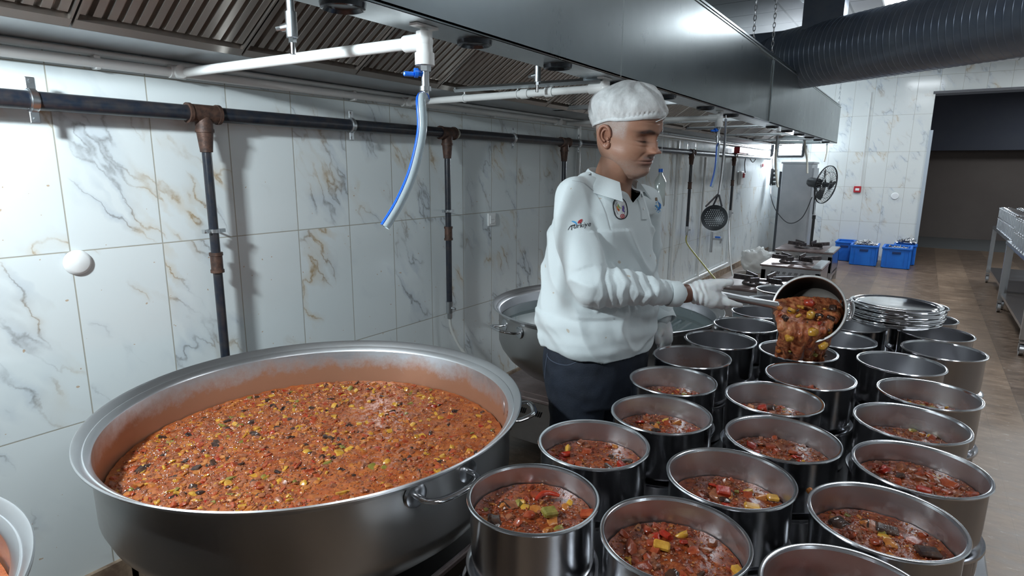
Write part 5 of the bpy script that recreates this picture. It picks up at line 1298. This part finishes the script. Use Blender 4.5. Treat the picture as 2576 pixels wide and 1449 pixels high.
MB().tube(curve_pts([pc+img_r*(r0-.006)-axis*.02+img_u*.03-pc, img_r*(r0+.030)-axis*.02+img_u*.028, img_r*(r0+.036)-axis*.02-img_u*.0, img_r*(r0+.024)-axis*.02-img_u*.03, img_r*(r0-.006)-axis*.02-img_u*.03], 8), .007, 10).build('side_handle', CHROME, pan)
# stew: the part still in the pan and the falling part
mb = MB()
def PP(px, py, k): return at(px, py, k)
for i in range(13):
    u = i/12; x = 1958+u*148; k = 2.12+.02*math.sin(u*PI)
    inner = PP(x, 765-6*math.sin(u*PI), 2.165); lip = PP(x+(6 if u < .5 else -8), 806+16*math.sin(u*PI), 2.062)
    chain_mb(mb, [(inner, .020), (PP(x, 785, 2.13), .020), (lip, .015)], 12)
for i in range(12):
    u = i/11; xs = 1966+u*122; xe = 1960+u*108+8*math.sin(i*2.3); k = 2.06
    ye = 897+12*math.sin(u*PI)
    P_ = [(PP(xs, 808+14*math.sin(u*PI), 2.058), .014)]
    for q in (.2, .4, .6, .8, 1.0): P_.append((PP(xs+(xe-xs)*q+3*math.sin(i*1.7+q*5), 808+14*math.sin(u*PI)+(ye-808)*q, 2.045+.17*q*q), .0140-.004*q+.003*math.sin(i*3.1+q*9)))
    P_.append((PP(xe, ye+16, 2.25), .009)); chain_mb(mb, P_, 10)
me = _eval_mesh(mb, 'falling_stew', .0036, 5)
for v in me.vertices: pass
o = bpy.data.objects.new('falling_stew', me); col.objects.link(o); me.materials.append(SOUP)
STW = mat('falling_sauce', (.42, .12, .05), .10, Specular_IOR_Level=.6); _n = NB(STW); _o = _n.obj(); _m = _n.n('ShaderNodeMapping', {'Scale': (1, 1, .13)}); _n.t.links.new(_o, _m.inputs[0])
_v = _n.noise(_m.outputs[0], 55, 5, .65); _n.set('Base Color', _n.ramp(_v, [(.34, (.16, .03, .012)), (.5, (.42, .12, .05)), (.66, (.56, .24, .10))])); _n.bump(_v, .8, .006)
me.materials.clear(); me.materials.append(STW)
nr = [v.normal.copy() for v in me.vertices]
for v, n in zip(me.vertices, nr): v.co += n*(.004*noise.noise(Vector((v.co.x*50, v.co.y*50, v.co.z*14)))+.002*noise.noise(v.co*120))
me.polygons.foreach_set('use_smooth', [True]*len(me.polygons))
fb = MB(); zmin = None
for i in range(34):
    u = rng.random(); q = rng.random()**1.3; px = 1958+u*140-8*q; py = 768+q*130; k = 2.125-.075*min(1, q*4)+.15*max(0, q-.25)**1.5-.018
    sz = rng.uniform(.004, .009); chunk(fb, at(px, py, k), sz, int(rng.choice([1, 1, 2, 3, 4, 5, 5, 6, 6, 7])), .8)
for (px, py, sz, mi) in ((2035, 762, .017, 3), (2060, 795, .013, 5), (2095, 775, .012, 5), (1990, 782, .014, 1), (2040, 792, .018, 1), (2042, 836, .018, 1), (1985, 850, .015, 1), (2072, 870, .014, 1), (1962, 775, .012, 2), (1975, 800, .011, 5), (2090, 800, .012, 5)):
    chunk(fb, at(px, py, 2.09 if py < 790 else 2.045), sz, mi, .8)
nv = len(me.vertices); V0 = [tuple(v.co) for v in me.vertices]; F0 = [tuple(p.vertices) for p in me.polygons]
bpy.data.objects.remove(o)
al = MB(); al.add(V0, F0, 0); al.add(fb.v, fb.f); al.m = [0]*len(F0)+fb.m
o = al.build('falling_stew', [STW]+FOOD[1:], ang=180); tag(o, 'red stew with vegetable chunks falling from the tipped saucepan into a pot', 'stew', kind='stuff')
